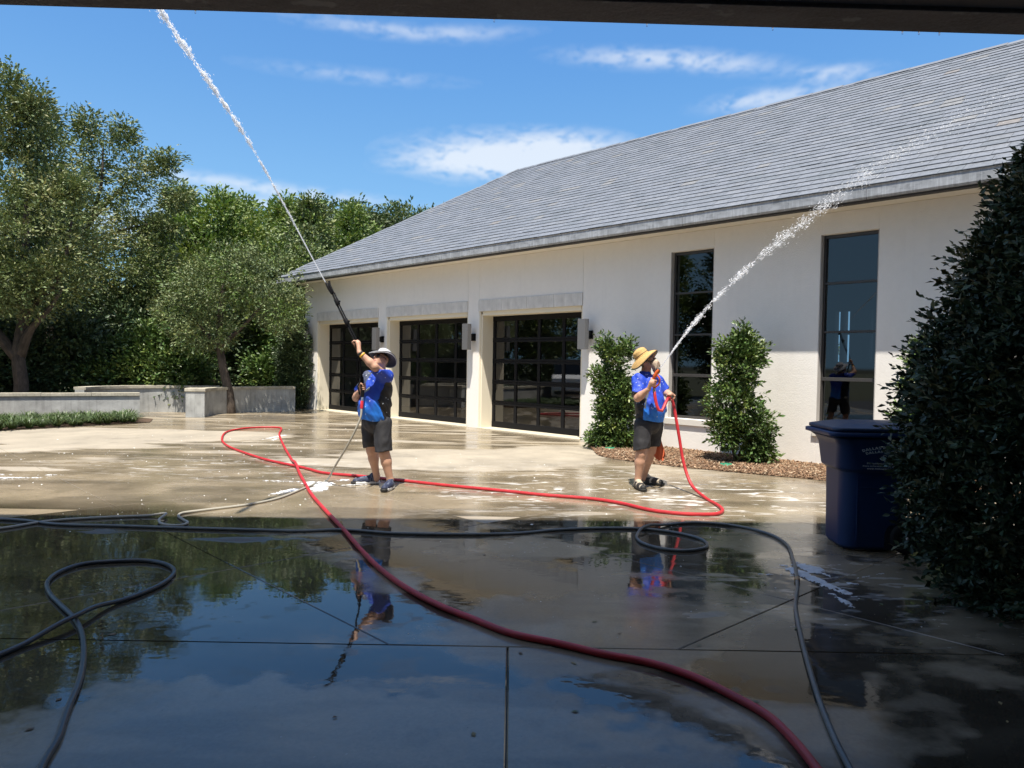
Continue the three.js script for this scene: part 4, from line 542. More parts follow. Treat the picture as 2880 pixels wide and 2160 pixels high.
// ------------------------------------------------------------------ figures: distance fields meshed by surface nets
class Field {
  constructor(lo, hi, h) { this.lo = lo; this.h = h; this.n = [0, 1, 2].map(k => Math.ceil((hi[k] - lo[k]) / h) + 1); this.f = new Float32Array(this.n[0] * this.n[1] * this.n[2]).fill(.08); }
  add(lo, hi, fn, k = .02, op) {
    const n = this.n, h = this.h, pad = .07, a = lo.map((v, i) => Math.max(0, Math.floor((v - pad - this.lo[i]) / h))), b = hi.map((v, i) => Math.min(n[i] - 1, Math.ceil((v + pad - this.lo[i]) / h)));
    for (let z = a[2]; z <= b[2]; z++) for (let y = a[1]; y <= b[1]; y++) for (let x = a[0]; x <= b[0]; x++) {
      const q = (z * n[1] + y) * n[0] + x, d = fn(this.lo[0] + x * h, this.lo[1] + y * h, this.lo[2] + z * h), e = this.f[q];
      if (op) { this.f[q] = op(e, d); continue; }
      const g = Math.max(k - Math.abs(d - e), 0) / (k || 1); this.f[q] = Math.min(d, e) - g * g * k * .25;
    }
    return this;
  }
  cap(A, B, ra, rb = ra, k = .02) {
    const ab = [B[0] - A[0], B[1] - A[1], B[2] - A[2]], l2 = ab[0] ** 2 + ab[1] ** 2 + ab[2] ** 2 || 1e-9, R = Math.max(ra, rb);
    return this.add([0, 1, 2].map(i => Math.min(A[i], B[i]) - R), [0, 1, 2].map(i => Math.max(A[i], B[i]) + R), (x, y, z) => { const t = clamp(((x - A[0]) * ab[0] + (y - A[1]) * ab[1] + (z - A[2]) * ab[2]) / l2); return Math.hypot(x - A[0] - ab[0] * t, y - A[1] - ab[1] * t, z - A[2] - ab[2] * t) - lerp(ra, rb, t); }, k);
  }
  chain(list, k) { for (let i = 0; i < list.length - 1; i++) this.cap(list[i][0], list[i + 1][0], list[i][1], list[i + 1][1], k); return this; }
  ell(c, r, fr, k = .02) {   // fr: three unit axes
    const m = Math.min(...r), R = Math.max(...r), [X, Y, Z] = fr || [[1, 0, 0], [0, 1, 0], [0, 0, 1]];
    return this.add(c.map(v => v - R), c.map(v => v + R), (x, y, z) => { const dx = x - c[0], dy = y - c[1], dz = z - c[2]; const a = (dx * X[0] + dy * X[1] + dz * X[2]) / r[0], b = (dx * Y[0] + dy * Y[1] + dz * Y[2]) / r[1], e = (dx * Z[0] + dy * Z[1] + dz * Z[2]) / r[2]; const l = Math.hypot(a, b, e), g = Math.hypot(a / r[0], b / r[1], e / r[2]); return g > 1e-6 ? l * (l - 1) / g : -m; }, k);
  }
  each(fn) { const n = this.n, h = this.h; for (let z = 0, q = 0; z < n[2]; z++) for (let y = 0; y < n[1]; y++) for (let x = 0; x < n[0]; x++, q++) this.f[q] = fn(this.f[q], this.lo[0] + x * h, this.lo[1] + y * h, this.lo[2] + z * h); return this; }
  mesh(color) {
    const [nx, ny, nz] = this.n, f = this.f, h = this.h, at = new Int32Array(nx * ny * nz).fill(-1), pos = [], idx = [], sx = 1, sy = nx, sz = nx * ny;
    const off = [0, sx, sy, sx + sy, sz, sx + sz, sy + sz, sx + sy + sz], E = [[0, 1], [2, 3], [4, 5], [6, 7], [0, 2], [1, 3], [4, 6], [5, 7], [0, 4], [1, 5], [2, 6], [3, 7]];
    for (let z = 0; z < nz - 1; z++) for (let y = 0; y < ny - 1; y++) for (let x = 0; x < nx - 1; x++) {
      const q = z * sz + y * sy + x; let m = 0; for (let c = 0; c < 8; c++) if (f[q + off[c]] < 0) m |= 1 << c; if (m === 0 || m === 255) continue;
      let px = 0, py = 0, pz = 0, n = 0;
      for (const [a, b] of E) { const ia = m >> a & 1, ib = m >> b & 1; if (ia === ib) continue; const fa = f[q + off[a]], fb = f[q + off[b]], t = fa / (fa - fb); px += lerp(a & 1, b & 1, t); py += lerp(a >> 1 & 1, b >> 1 & 1, t); pz += lerp(a >> 2 & 1, b >> 2 & 1, t); n++; }
      at[q] = pos.length / 3; pos.push(this.lo[0] + (x + px / n) * h, this.lo[1] + (y + py / n) * h, this.lo[2] + (z + pz / n) * h);
    }
    const quad = (a, b, c, d, s) => { if (a < 0 || b < 0 || c < 0 || d < 0) return; s ? idx.push(a, b, c, a, c, d) : idx.push(a, c, b, a, d, c); };
    for (let z = 1; z < nz - 1; z++) for (let y = 1; y < ny - 1; y++) for (let x = 1; x < nx - 1; x++) {
      const q = z * sz + y * sy + x, s = f[q] < 0;
      if (s !== f[q + sx] < 0) quad(at[q - sy - sz], at[q - sz], at[q], at[q - sy], s);
      if (s !== f[q + sy] < 0) quad(at[q - sx - sz], at[q - sx], at[q], at[q - sz], s);
      if (s !== f[q + sz] < 0) quad(at[q - sx - sy], at[q - sy], at[q], at[q - sx], s);
    }
    let col = null; if (color) { col = []; for (let i = 0; i < pos.length; i += 3) col.push(...color(pos[i], pos[i + 1], pos[i + 2])); }
    return rawGeo(pos, idx, null, col);
  }
}
const vadd = (a, b, s = 1) => [a[0] + b[0] * s, a[1] + b[1] * s, a[2] + b[2] * s], vsub = (a, b) => vadd(a, b, -1), vdot = (a, b) => a[0] * b[0] + a[1] * b[1] + a[2] * b[2], vcross = (a, b) => [a[1] * b[2] - a[2] * b[1], a[2] * b[0] - a[0] * b[2], a[0] * b[1] - a[1] * b[0]], vnorm = a => { const l = Math.hypot(...a); return a.map(v => v / l); };
const box3 = (pts, pad) => [[0, 1, 2].map(i => Math.min(...pts.map(p => p[i])) - pad), [0, 1, 2].map(i => Math.max(...pts.map(p => p[i])) + pad)];
function mixgeo(list) { return merge(list); }
const skinC = (x, y, z, v = 1) => { const n = .88 + .24 * fbm(x * 30 + z * 13, y * 30, 3); return [.50 * n * v, .285 * n * v, .19 * n * v]; };
// a hand closed round a bar: centre, bar axis, direction from bar to palm, bar radius
function gripHand(c, axis, palm, rad, wrist, flip = 1) {
  axis = vnorm(axis); palm = vnorm(vsub(palm, axis.map(v => v * vdot(palm, axis)))); const side = vcross(axis, palm).map(v => v * flip), R = rad + .010;
  const P = (off, ang, rr = R) => vadd(vadd(vadd(c, axis, off), palm, Math.cos(ang) * rr), side, Math.sin(ang) * rr);
  const [lo, hi] = box3([c, wrist], .085), F = new Field(lo, hi, .0045);
  F.ell(P(0, .25, R + .012), [.044, .018, .036], [axis, palm, side], .012); F.cap(wrist, P(0, .05, R + .018), .026, .024, .02);
  const len = [1.0, 1.08, 1.02, .82]; for (let i = 0; i < 4; i++) { const o = (i - 1.5) * .0215 * 1.0, a = [.9, 1.9, 2.9, 3.7].map(v => .5 + (v - .5) * len[i]); F.chain([[P(o, .4, R + .010), .0105], [P(o, a[0], R + .006), .0105], [P(o, a[1], R + .003), .0098], [P(o, a[2], R), .009], [P(o, a[3], R), .008]], .006); }
  F.chain([[P(.030, -.1, R + .012), .0125], [P(.045, -.9, R + .008), .0115], [P(.040, -1.8, R + .002), .0105], [P(.030, -2.5, R), .009]], .006);
  return F.mesh(skinC);
}
function headGeo(c, F, U, o) {
  const Rt = vcross(F, U), fr = [Rt, U, F], p = (r, u, f) => vadd(vadd(vadd(c, Rt, r), U, u), F, f);
  const G = new Field(c.map(v => v - .19), c.map(v => v + .19), .005);
  G.ell(p(0, .02, -.008), [.077, .098, .096], fr); G.ell(p(0, -.045, .035), [.058, .06, .062], fr, .03); G.ell(p(0, -.088, .062), [.03, .024, .026], fr, .025);
  for (const s of [-1, 1]) { G.ell(p(s * .036, -.018, .066), [.026, .024, .024], fr, .02); G.ell(p(s * .078, -.005, -.008), [.009, .03, .019], fr, .008); G.ell(p(s * .033, .016, .086), [.018, .011, .012], fr, .012, 1); }
  G.chain([[p(0, .016, .090), .011], [p(0, -.018, .108), .0145]], .012); for (const s of [-1, 1]) G.ell(p(s * .011, -.024, .098), [.009, .008, .011], fr, .008);
  G.ell(p(0, -.052, .088), [.025, .007, .012], fr, .006); G.ell(p(0, -.064, .085), [.021, .008, .012], fr, .006);
  G.ell(p(0, .032, .084), [.062, .012, .016], fr, .02);
  G.cap(p(0, -.04, -.02), o.neck, .056, .062, .03);
  return G.mesh((x, y, z) => { const d = [x - c[0], y - c[1], z - c[2]], r = vdot(d, Rt), u = vdot(d, U), f = vdot(d, F); let k = skinC(x, y, z); if (f > .07 && Math.abs(u + .058) < .010 && Math.abs(r) < .027) k = [.38, .16, .13]; if (f > .05 && Math.abs(u - .006) < .008 && Math.abs(Math.abs(r) - .033) < .016) k = [.10, .07, .06]; if (u > .05 && f < .04 || f < -.05 && u > -.05) k = o.hair; return k; });
}
function hatGeo(brimR, crownH, crownR, drop, wave, ph) {
  const prof = []; for (let i = 0; i <= 10; i++) { const a = i / 10 * Math.PI / 2; prof.push([Math.sin(a) * crownR * .98, crownH * (Math.cos(a) * .42 + .58)]); }
  prof.push([crownR * 1.03, crownH * .25], [crownR * 1.05, .012]); const crown = new THREE.LatheGeometry(prof.map(p => new THREE.Vector2(p[0] + 1e-4, p[1])), 36);
  const bp = []; for (let i = 0; i <= 8; i++) { const t = i / 8; bp.push([lerp(crownR * 1.04, brimR, t), .012 - drop * t * t]); }
  const bend = g => { const p = g.attributes.position; for (let i = 0; i < p.count; i++) { const x = p.getX(i), z = p.getZ(i), rr = Math.hypot(x, z), a = Math.atan2(z, x), t = clamp((rr - crownR) / (brimR - crownR)); p.setY(i, p.getY(i) + t * t * wave * (Math.cos(2 * a + ph) + .3 * Math.sin(3 * a))); } g.computeVertexNormals(); return g; };
  const top = bend(new THREE.LatheGeometry(bp.map(p => new THREE.Vector2(...p)), 48)), under = bend(new THREE.LatheGeometry(bp.map(p => new THREE.Vector2(p[0], p[1] - .005)), 48)), rim = bend(new THREE.LatheGeometry([[brimR - .004, .004 - drop], [brimR + .004, -.001 - drop], [brimR - .004, -.008 - drop]].map(p => new THREE.Vector2(...p)), 48));
  return { crown, top, under, rim };
}
function frameMatrix(c, X, Y, Z) { return new THREE.Matrix4().makeBasis(V(...X), V(...Y), V(...Z)).setPosition(...c); }
function shoe(toe, heel, o) {      // a shoe from heel to toe on the ground, in its own axes
  const F = vnorm(vsub(toe, heel)), S = [F[2], 0, -F[0]], L = Math.hypot(toe[0] - heel[0], toe[2] - heel[2]), c = [(toe[0] + heel[0]) / 2, 0, (toe[2] + heel[2]) / 2], g = new THREE.Group(); g.name = o.name;
  const up = new Field([-L * .62, -.01, -.09], [L * .62, .16, .09], .006); up.chain([[[-L * .36, .05, 0], .042], [[-L * .05, .052, 0], .045], [[L * .30, .042, .004], .040]], .03); up.cap([-L * .30, .06, 0], [-L * .27, .105, 0], .040, .040, .03); up.cap([-L * .2, .07, 0], [L * .12, .06, 0], .036, .034, .03);
  up.each((d, x, y, z) => Math.max(d, .018 - y)); const m = frameMatrix(c, F, [0, 1, 0], vcross(F, [0, 1, 0]));
  const so = new Field([-L * .66, -.01, -.09], [L * .66, .08, .09], .006); so.chain([[[-L * .40, .03, 0], .044], [[0, .03, 0], .043], [[L * .34, .03, .004], .046]], .03); so.each((d, x, y, z) => Math.max(d, y - .042 - .006 * Math.sin(x * 40) * o.wavy, .003 - y));
  mesh('upper', xform(up.mesh(o.color), m), new THREE.MeshStandardMaterial({ vertexColors: true, roughness: .7 }), g); mesh('sole', xform(so.mesh(o.sole), m), new THREE.MeshStandardMaterial({ vertexColors: true, roughness: .6 }), g); return g;
}
function makePerson(J, o) {
  const P = thing('person', o.label, 'person', [0, 0, 0], 0, 'men washing the house');
  const Fc = o.face, Rt = vnorm(vcross(Fc, [0, 1, 0])), Tq = [Rt, [0, 1, 0], Fc];     // torso axes: his right, up, front
  const all = Object.values(J), [lo, hi] = box3(all, .22), body = new Field(lo, hi, .011);
  body.chain([[J.kneeA, .062], [vadd(J.kneeA, vsub(J.ankA, J.kneeA), .32), .060], [J.ankA, .040], [vadd(J.ankA, [0, -.04, 0]), .042]], .02).chain([[J.kneeB, .062], [vadd(J.kneeB, vsub(J.ankB, J.kneeB), .32), .060], [J.ankB, .040], [vadd(J.ankB, [0, -.04, 0]), .042]], .02);
  body.chain([[J.hipA, .088], [J.kneeA, .066]]).chain([[J.hipB, .088], [J.kneeB, .066]]);
  for (const [k, a] of [['kneeA', 'ankA'], ['kneeB', 'ankB']]) { const m = vadd(J[k], vsub(J[a], J[k]), .30); body.ell(vadd(m, Fc, -.022), [.05, .10, .048], Tq, .03); }
  body.ell(vadd(J.pelvis, [0, .02, 0]), [.15, .12, .12], Tq).ell(J.chest, [.16, .20, .12], Tq, .05).cap(J.neck, vadd(J.neck, [0, -.08, 0]), .058, .09);
  for (const s of ['l', 'r']) body.chain([[J[s + 'sho'], .058], [J[s + 'elb'], .047], [vadd(J[s + 'elb'], vsub(J[s + 'wri'], J[s + 'elb']), .3), .048], [J[s + 'wri'], .029]], .02);
  const geos = [body.mesh(skinC), headGeo(J.head, o.look, o.up, { neck: J.neck, hair: o.hair }), gripHand(J.lhand, o.lgrip[0], o.lgrip[1], o.lgrip[2], J.lwri, o.lgrip[3]), gripHand(J.rhand, o.rgrip[0], o.rgrip[1], o.rgrip[2], J.rwri, o.rgrip[3])];
  mesh('body', mixgeo(geos), new THREE.MeshStandardMaterial({ vertexColors: true, roughness: .55 }), P);
  // shirt
  const sh = new Field(...box3([J.pelvis, J.chest, J.lsho, J.rsho, J.lelb, J.relb], .24), .010), bel = o.belly;
  const hemC = [J.pelvis[0], o.hem + .06, J.pelvis[2]];
  sh.ell(vadd(J.chest, [0, .03, 0]), [.20, .17, .145], Tq, .05);
  const y0 = o.hem - .05, y1 = J.chest[1] + .06; sh.add([hemC[0] - .3, y0 - .1, hemC[2] - .3], [hemC[0] + .3, y1, hemC[2] + .3], (x, y, z) => { const t = clamp((y - y0) / (y1 - y0)), cx = lerp(J.pelvis[0], J.chest[0], t), cz = lerp(J.pelvis[2], J.chest[2], t), b = bel * Math.sin(Math.PI * clamp(t * .9 + .08)), a = ((x - cx) * Rt[0] + (z - cz) * Rt[2]) / (.192 + b * .18), e = ((x - cx) * Fc[0] + (z - cz) * Fc[2] - b * .35) / (.145 + b * .5); return (Math.hypot(a, e) - 1) * .16 + Math.max(0, y - y1); }, .05);
  for (const s of ['l', 'r']) { const e = vadd(J[s + 'sho'], vsub(J[s + 'elb'], J[s + 'sho']), o.sleeve[s]); sh.cap(vadd(J.chest, [0, .10, 0]), J[s + 'sho'], .10, .082, .05); sh.cap(J[s + 'sho'], e, .080, .078, .04); const ax = vnorm(vsub(J[s + 'elb'], J[s + 'sho'])), cut = e; sh.each((d, x, y, z) => { const t = (x - cut[0]) * ax[0] + (y - cut[1]) * ax[1] + (z - cut[2]) * ax[2], rr = Math.hypot(x - cut[0] - ax[0] * t, y - cut[1] - ax[1] * t, z - cut[2] - ax[2] * t); return t > -.01 && rr < .125 && d < .03 && t < .12 ? Math.max(d, t - .02) : d; }); }
  sh.cap(J.neck, vadd(J.neck, [0, -.06, 0]), .072, .10, .04);
  const wr = rngOf(o.seed), f1 = wr() * 10; sh.each((d, x, y, z) => Math.max(d + (fbm(x * 16 + y * 7 + f1, y * 9 - z * 14, 3) - .5) * .034 + Math.sin((x * 22 + y * 30 + z * 12) + 3 * fbm(y * 6, x * 6 + f1, 2)) * .0028, o.hem + .012 * Math.sin(x * 17 + z * 9) - y, y - (J.neck[1] + .028)));
  const shirtCol = (x, y, z) => { const d = [x - J.chest[0], y - J.chest[1], z - J.chest[2]], r = vdot(d, Rt) * o.near, f = vdot(d, Fc), v = y - o.hem; const sp = hash2(Math.floor(x * 110) + 999, Math.floor(y * 110) * 7 + Math.floor(z * 110)); return o.shirt(r, d[1], f, v, sp, x, y, z); };
  mesh('shirt', sh.mesh(shirtCol), new THREE.MeshStandardMaterial({ vertexColors: true, roughness: .62 }), P);
  // shorts
  const st = new Field(...box3([J.pelvis, J.hipA, J.hipB, J.kneeA, J.kneeB], .22), .010);
  st.ell(vadd(J.pelvis, [0, -.02, 0]), [.18, .14, .145], Tq, .03);
  for (const k of ['A', 'B']) { const kn = J['knee' + k], hp = J['hip' + k]; st.chain([[vadd(hp, [0, .04, 0]), .112], [vadd(hp, vsub(kn, hp), .6), .104], [vadd(kn, [0, -.02, 0]), .106]], .025); }
  st.each((d, x, y, z) => Math.max(d + (fbm(x * 14 + 3, y * 8 + z * 12, 3) - .5) * .024, o.shortHem + .02 * Math.sin(x * 13 + z * 7) - y, y - (J.pelvis[1] + .07)));
  const stm = mesh('shorts', st.mesh((x, y, z) => { const n = .8 + .4 * fbm(x * 40, y * 40 + z * 30, 3); return [.019 * n, .019 * n, .022 * n]; }), new THREE.MeshStandardMaterial({ vertexColors: true, roughness: .7 }), P);
  o.feet.forEach(f => P.add(shoe(f[0], f[1], o.shoe)));
  return P;
}
const perp = (F, U) => { const u = vnorm(vsub(U, F.map(v => v * vdot(F, U)))); return u; };
const grip1 = vnorm([-.38, .90, .12]);
const BLUE = [.013, .052, .40];
// man with the wand
{
  const look = vnorm([-.48, .55, .68]), up = perp(look, [.32, .75, -.6]);
  const J = { pelvis: [-1.655, .83, -9.12], chest: [-1.645, 1.20, -9.11], neck: [-1.605, 1.425, -9.11], head: [-1.602, 1.560, -9.085], lsho: [-1.520, 1.36, -8.99], rsho: [-1.765, 1.345, -9.24], lelb: [-1.625, 1.485, -8.78], lwri: [-1.800, 1.655, -8.76], lhand: [-1.852, 1.745, -8.82], relb: [-1.905, 1.10, -9.13], rwri: [-1.835, 1.185, -8.97], rhand: [-1.782, 1.245, -8.90], hipA: [-1.745, .76, -9.21], hipB: [-1.565, .76, -9.04], kneeA: [-1.735, .44, -9.26], kneeB: [-1.535, .44, -8.99], ankA: [-1.690, .11, -9.37], ankB: [-1.462, .11, -9.03] };
  const P = makePerson(J, { seed: 3, face: vnorm([-.72, 0, .69]), look, up, hair: [.05, .035, .025], near: -1, belly: .10, hem: .835, shortHem: .475, sleeve: { l: .75, r: .72 }, lgrip: [vnorm([-.42, .85, .1]), [.75, -.35, .3], .015, 1], rgrip: [[-.05, .98, .1], [-.5, -.2, -.5], .018, -1],
    label: 'man in a blue and black shirt and grey sun hat aiming a long wand upward',
    shirt: (r, u, f, v, sp, x, y, z) => { if (sp > .992) return [.6, .66, .75]; if (u > .05 && r < -.02 && f > .02) return [.05, .06, .10]; if (u < .10 && r > .085 - .10 * sstep(.05, .4, v) * 0 && f > -.14 && f < .11 - .35 * Math.abs(u + .12) ) return [.006, .006, .008]; if (Math.abs(u + .02 - r * .6) < .018 && f > .05 && r > -.05 && r < .08) return [.35, .42, .40]; const b = sstep(.32, .08, v + .05 * Math.sin(x * 40)); return [lerp(BLUE[0], .012, b), lerp(BLUE[1], .16, b), lerp(BLUE[2], .62, b)]; },
    feet: [[[-2.005, 0, -9.27], [-1.66, 0, -9.42]], [[-1.500, 0, -8.74], [-1.445, 0, -9.10]]],
    shoe: { name: 'sneaker', wavy: 0, color: (x, y, z) => x > .10 && y < .05 ? [.01, .01, .012] : hash2(Math.floor(x * 60), Math.floor(z * 70)) > .86 ? [.09, .11, .16] : [.018, .026, .06], sole: (x, y, z) => x > .12 ? [.015, .015, .015] : [.72, .72, .70] } });
  // sun hat, sunglasses, wrist bands
  const Rt = vcross(look, up), hm = frameMatrix(vadd(vadd(J.head, up, .062), look, -.016), vcross(up, look), up, look), H = hatGeo(.178, .105, .090, .022, .022, 0), hat = new THREE.Group(); hat.name = 'sun_hat'; P.add(hat);
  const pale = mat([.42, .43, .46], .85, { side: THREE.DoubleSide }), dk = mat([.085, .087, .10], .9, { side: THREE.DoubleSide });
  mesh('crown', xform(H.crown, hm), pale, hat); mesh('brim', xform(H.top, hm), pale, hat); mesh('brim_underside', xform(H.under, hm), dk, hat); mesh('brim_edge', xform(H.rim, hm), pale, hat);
  const gl = []; const gp = (r, u, f) => vadd(vadd(vadd(J.head, Rt, r), up, u), look, f); for (const s of [-1, 1]) { const l = new THREE.SphereGeometry(1, 16, 10); l.scale(.030, .021, .010); l.applyMatrix4(frameMatrix(gp(s * .034, .006, .098), vcross(up, look), up, look)); gl.push(l); gl.push(taper([gp(s * .062, .010, .088), gp(s * .084, .012, .03), gp(s * .084, .004, -.02)], .0035, 6)); } gl.push(taper([gp(-.01, .012, .106), gp(.01, .012, .106)], .003, 6)); mesh('sunglasses', merge(gl), phys([.008, .008, .01], .08), P);
  const ax = vnorm(vsub(J.lwri, J.lelb)); mesh('watch_strap', taper([vadd(J.lwri, ax, -.030), vadd(J.lwri, ax, -.008)], .036, 14), mat([.02, .025, .02], .6), P); mesh('yellow_wristband', taper([vadd(J.lwri, ax, -.062), vadd(J.lwri, ax, -.042)], .0395, 14), mat([.62, .36, .02], .6), P);
}
// bearded man with the orange nozzle
{
  const look = vnorm([.66, .58, .50]), up = perp(look, [-.35, .9, 0]);
  const J = { pelvis: [1.742, .835, -9.45], chest: [1.712, 1.215, -9.45], neck: [1.690, 1.455, -9.45], head: [1.695, 1.622, -9.42], rsho: [1.588, 1.365, -9.34], lsho: [1.845, 1.355, -9.57], relb: [1.555, 1.150, -9.20], rwri: [1.665, 1.265, -9.08], rhand: [1.722, 1.345, -9.075], lelb: [1.985, 1.205, -9.56], lwri: [1.980, 1.185, -9.36], lhand: [1.968, 1.160, -9.25], hipA: [1.655, .765, -9.36], hipB: [1.845, .765, -9.55], kneeA: [1.632, .45, -9.31], kneeB: [1.805, .45, -9.60], ankA: [1.605, .12, -9.35], ankB: [1.742, .12, -9.70] };
  const P = makePerson(J, { seed: 8, face: vnorm([.72, 0, .60]), look, up, hair: [.07, .045, .03], near: 1, belly: .09, hem: .855, shortHem: .50, sleeve: { l: .78, r: .80 }, lgrip: [vnorm([.62, .15, -.6]), [.05, .9, .25], .022, -1], rgrip: [vnorm([.18, .95, .12]), [-.7, -.1, .5], .018, 1],
    label: 'bearded man in a straw hat and blue shirt spraying a hose nozzle upward',
    shirt: (r, u, f, v, sp, x, y, z) => { if (Math.hypot(r + .10, u - .09) < .032 && f > .06) return Math.hypot(r + .10, u - .09) < .018 ? [.05, .2, .5] : [.55, .65, .7]; if (sp > .992) return [.6, .66, .8]; if (u < .02 - .3 * Math.max(0, f) && r > .07 && f > -.16 && f < .08 + .1 * (u + .1)) return [.008, .008, .012]; if (Math.abs(f - .095 - .12 * (u + .1)) < .012 && r > .07 && u < 0 && u > -.2) return [.12, .14, .16]; const b = sstep(.28, .06, v + .04 * Math.sin(x * 50 + z * 20)); const n = .8 + .5 * fbm(x * 14, y * 10, 3); return [lerp(BLUE[0] * 1.3, .012, b) * n, lerp(BLUE[1] * 1.1, .17, b) * n, lerp(BLUE[2] * 1.15, .62, b) * n]; },
    feet: [[[1.655, 0, -9.09], [1.590, 0, -9.41]], [[2.00, 0, -9.585], [1.715, 0, -9.745]]],
    shoe: { name: 'sandal', wavy: 1, color: (x, y, z) => { const k = Math.sin(x * 70 + Math.abs(z) * 60) > .55 || y > .1; return x > .09 ? [.012, .012, .012] : k ? [.42, .36, .27] : [.03, .026, .022]; }, sole: () => [.02, .02, .018] } });
  const Rt = vcross(look, up), gp = (r, u, f) => vadd(vadd(vadd(J.head, Rt, r), up, u), look, f), hm = frameMatrix(gp(0, .058, -.02), vcross(up, look), up, look), H = hatGeo(.195, .125, .094, .058, .024, Math.PI), hat = new THREE.Group(); hat.name = 'straw_hat'; P.add(hat);
  const wt = dataTex(256, 256, (i, j, o) => { const w = (Math.floor(i / 5) + Math.floor(j / 5)) % 2, n = fbm(i / 9, j / 9, 3), h = hash2(Math.floor(i / 5), Math.floor(j / 5)); const v = (w ? 1 : .72) * (.75 + .4 * n) * (.8 + .35 * h); o[0] = .66 * v; o[1] = .42 * v; o[2] = .155 * v; }, true); wt.repeat.set(5, 1.4);
  const straw = new THREE.MeshStandardMaterial({ map: wt, roughness: .8, side: THREE.DoubleSide, bumpMap: wt, bumpScale: .003 }), rim = mat([.02, .018, .016], .8, { side: THREE.DoubleSide });
  mesh('crown', xform(H.crown, hm), straw, hat); mesh('brim', xform(H.top, hm), straw, hat); mesh('brim_underside', xform(H.under, hm), straw, hat); mesh('brim_edge', xform(H.rim, hm), rim, hat);
  const bd = new THREE.TorusGeometry(.0965, .0035, 6, 40); bd.rotateX(Math.PI / 2); bd.translate(0, .035, 0); mesh('hat_cord', xform(bd, hm), rim, hat);
  const be = new Field(J.head.map(v => v - .26), J.head.map(v => v + .24), .006), bfr = [Rt, up, look]; be.ell(gp(0, -.085, .055), [.062, .05, .055], bfr, .03).ell(vadd(gp(0, -.115, .075), [0, -.045, 0]), [.05, .085, .05], [Rt, [0, 1, 0], vcross(Rt, [0, 1, 0])], .04).ell(gp(0, -.044, .092), [.034, .010, .016], bfr, .012); for (const s of [-1, 1]) be.chain([[gp(s * .062, -.02, .02), .018], [gp(s * .052, -.07, .045), .03]], .03);
  be.each((d, x, y, z) => d + (fbm(x * 60 + z * 60, y * 14, 3) - .5) * .024); mesh('beard', be.mesh((x, y, z) => { const n = fbm(x * 90 + z * 70, y * 22, 3), k = sstep(.35, .65, n); return [lerp(.16, .46, k), lerp(.10, .37, k), lerp(.065, .28, k)]; }), new THREE.MeshStandardMaterial({ vertexColors: true, roughness: .85 }), P);
  const ax = vnorm(vsub(J.lwri, J.lelb)); mesh('bracelet', taper([vadd(J.lwri, ax, -.02), vadd(J.lwri, ax, -.008)], .036, 14), mat([.03, .025, .02], .6), P);
}
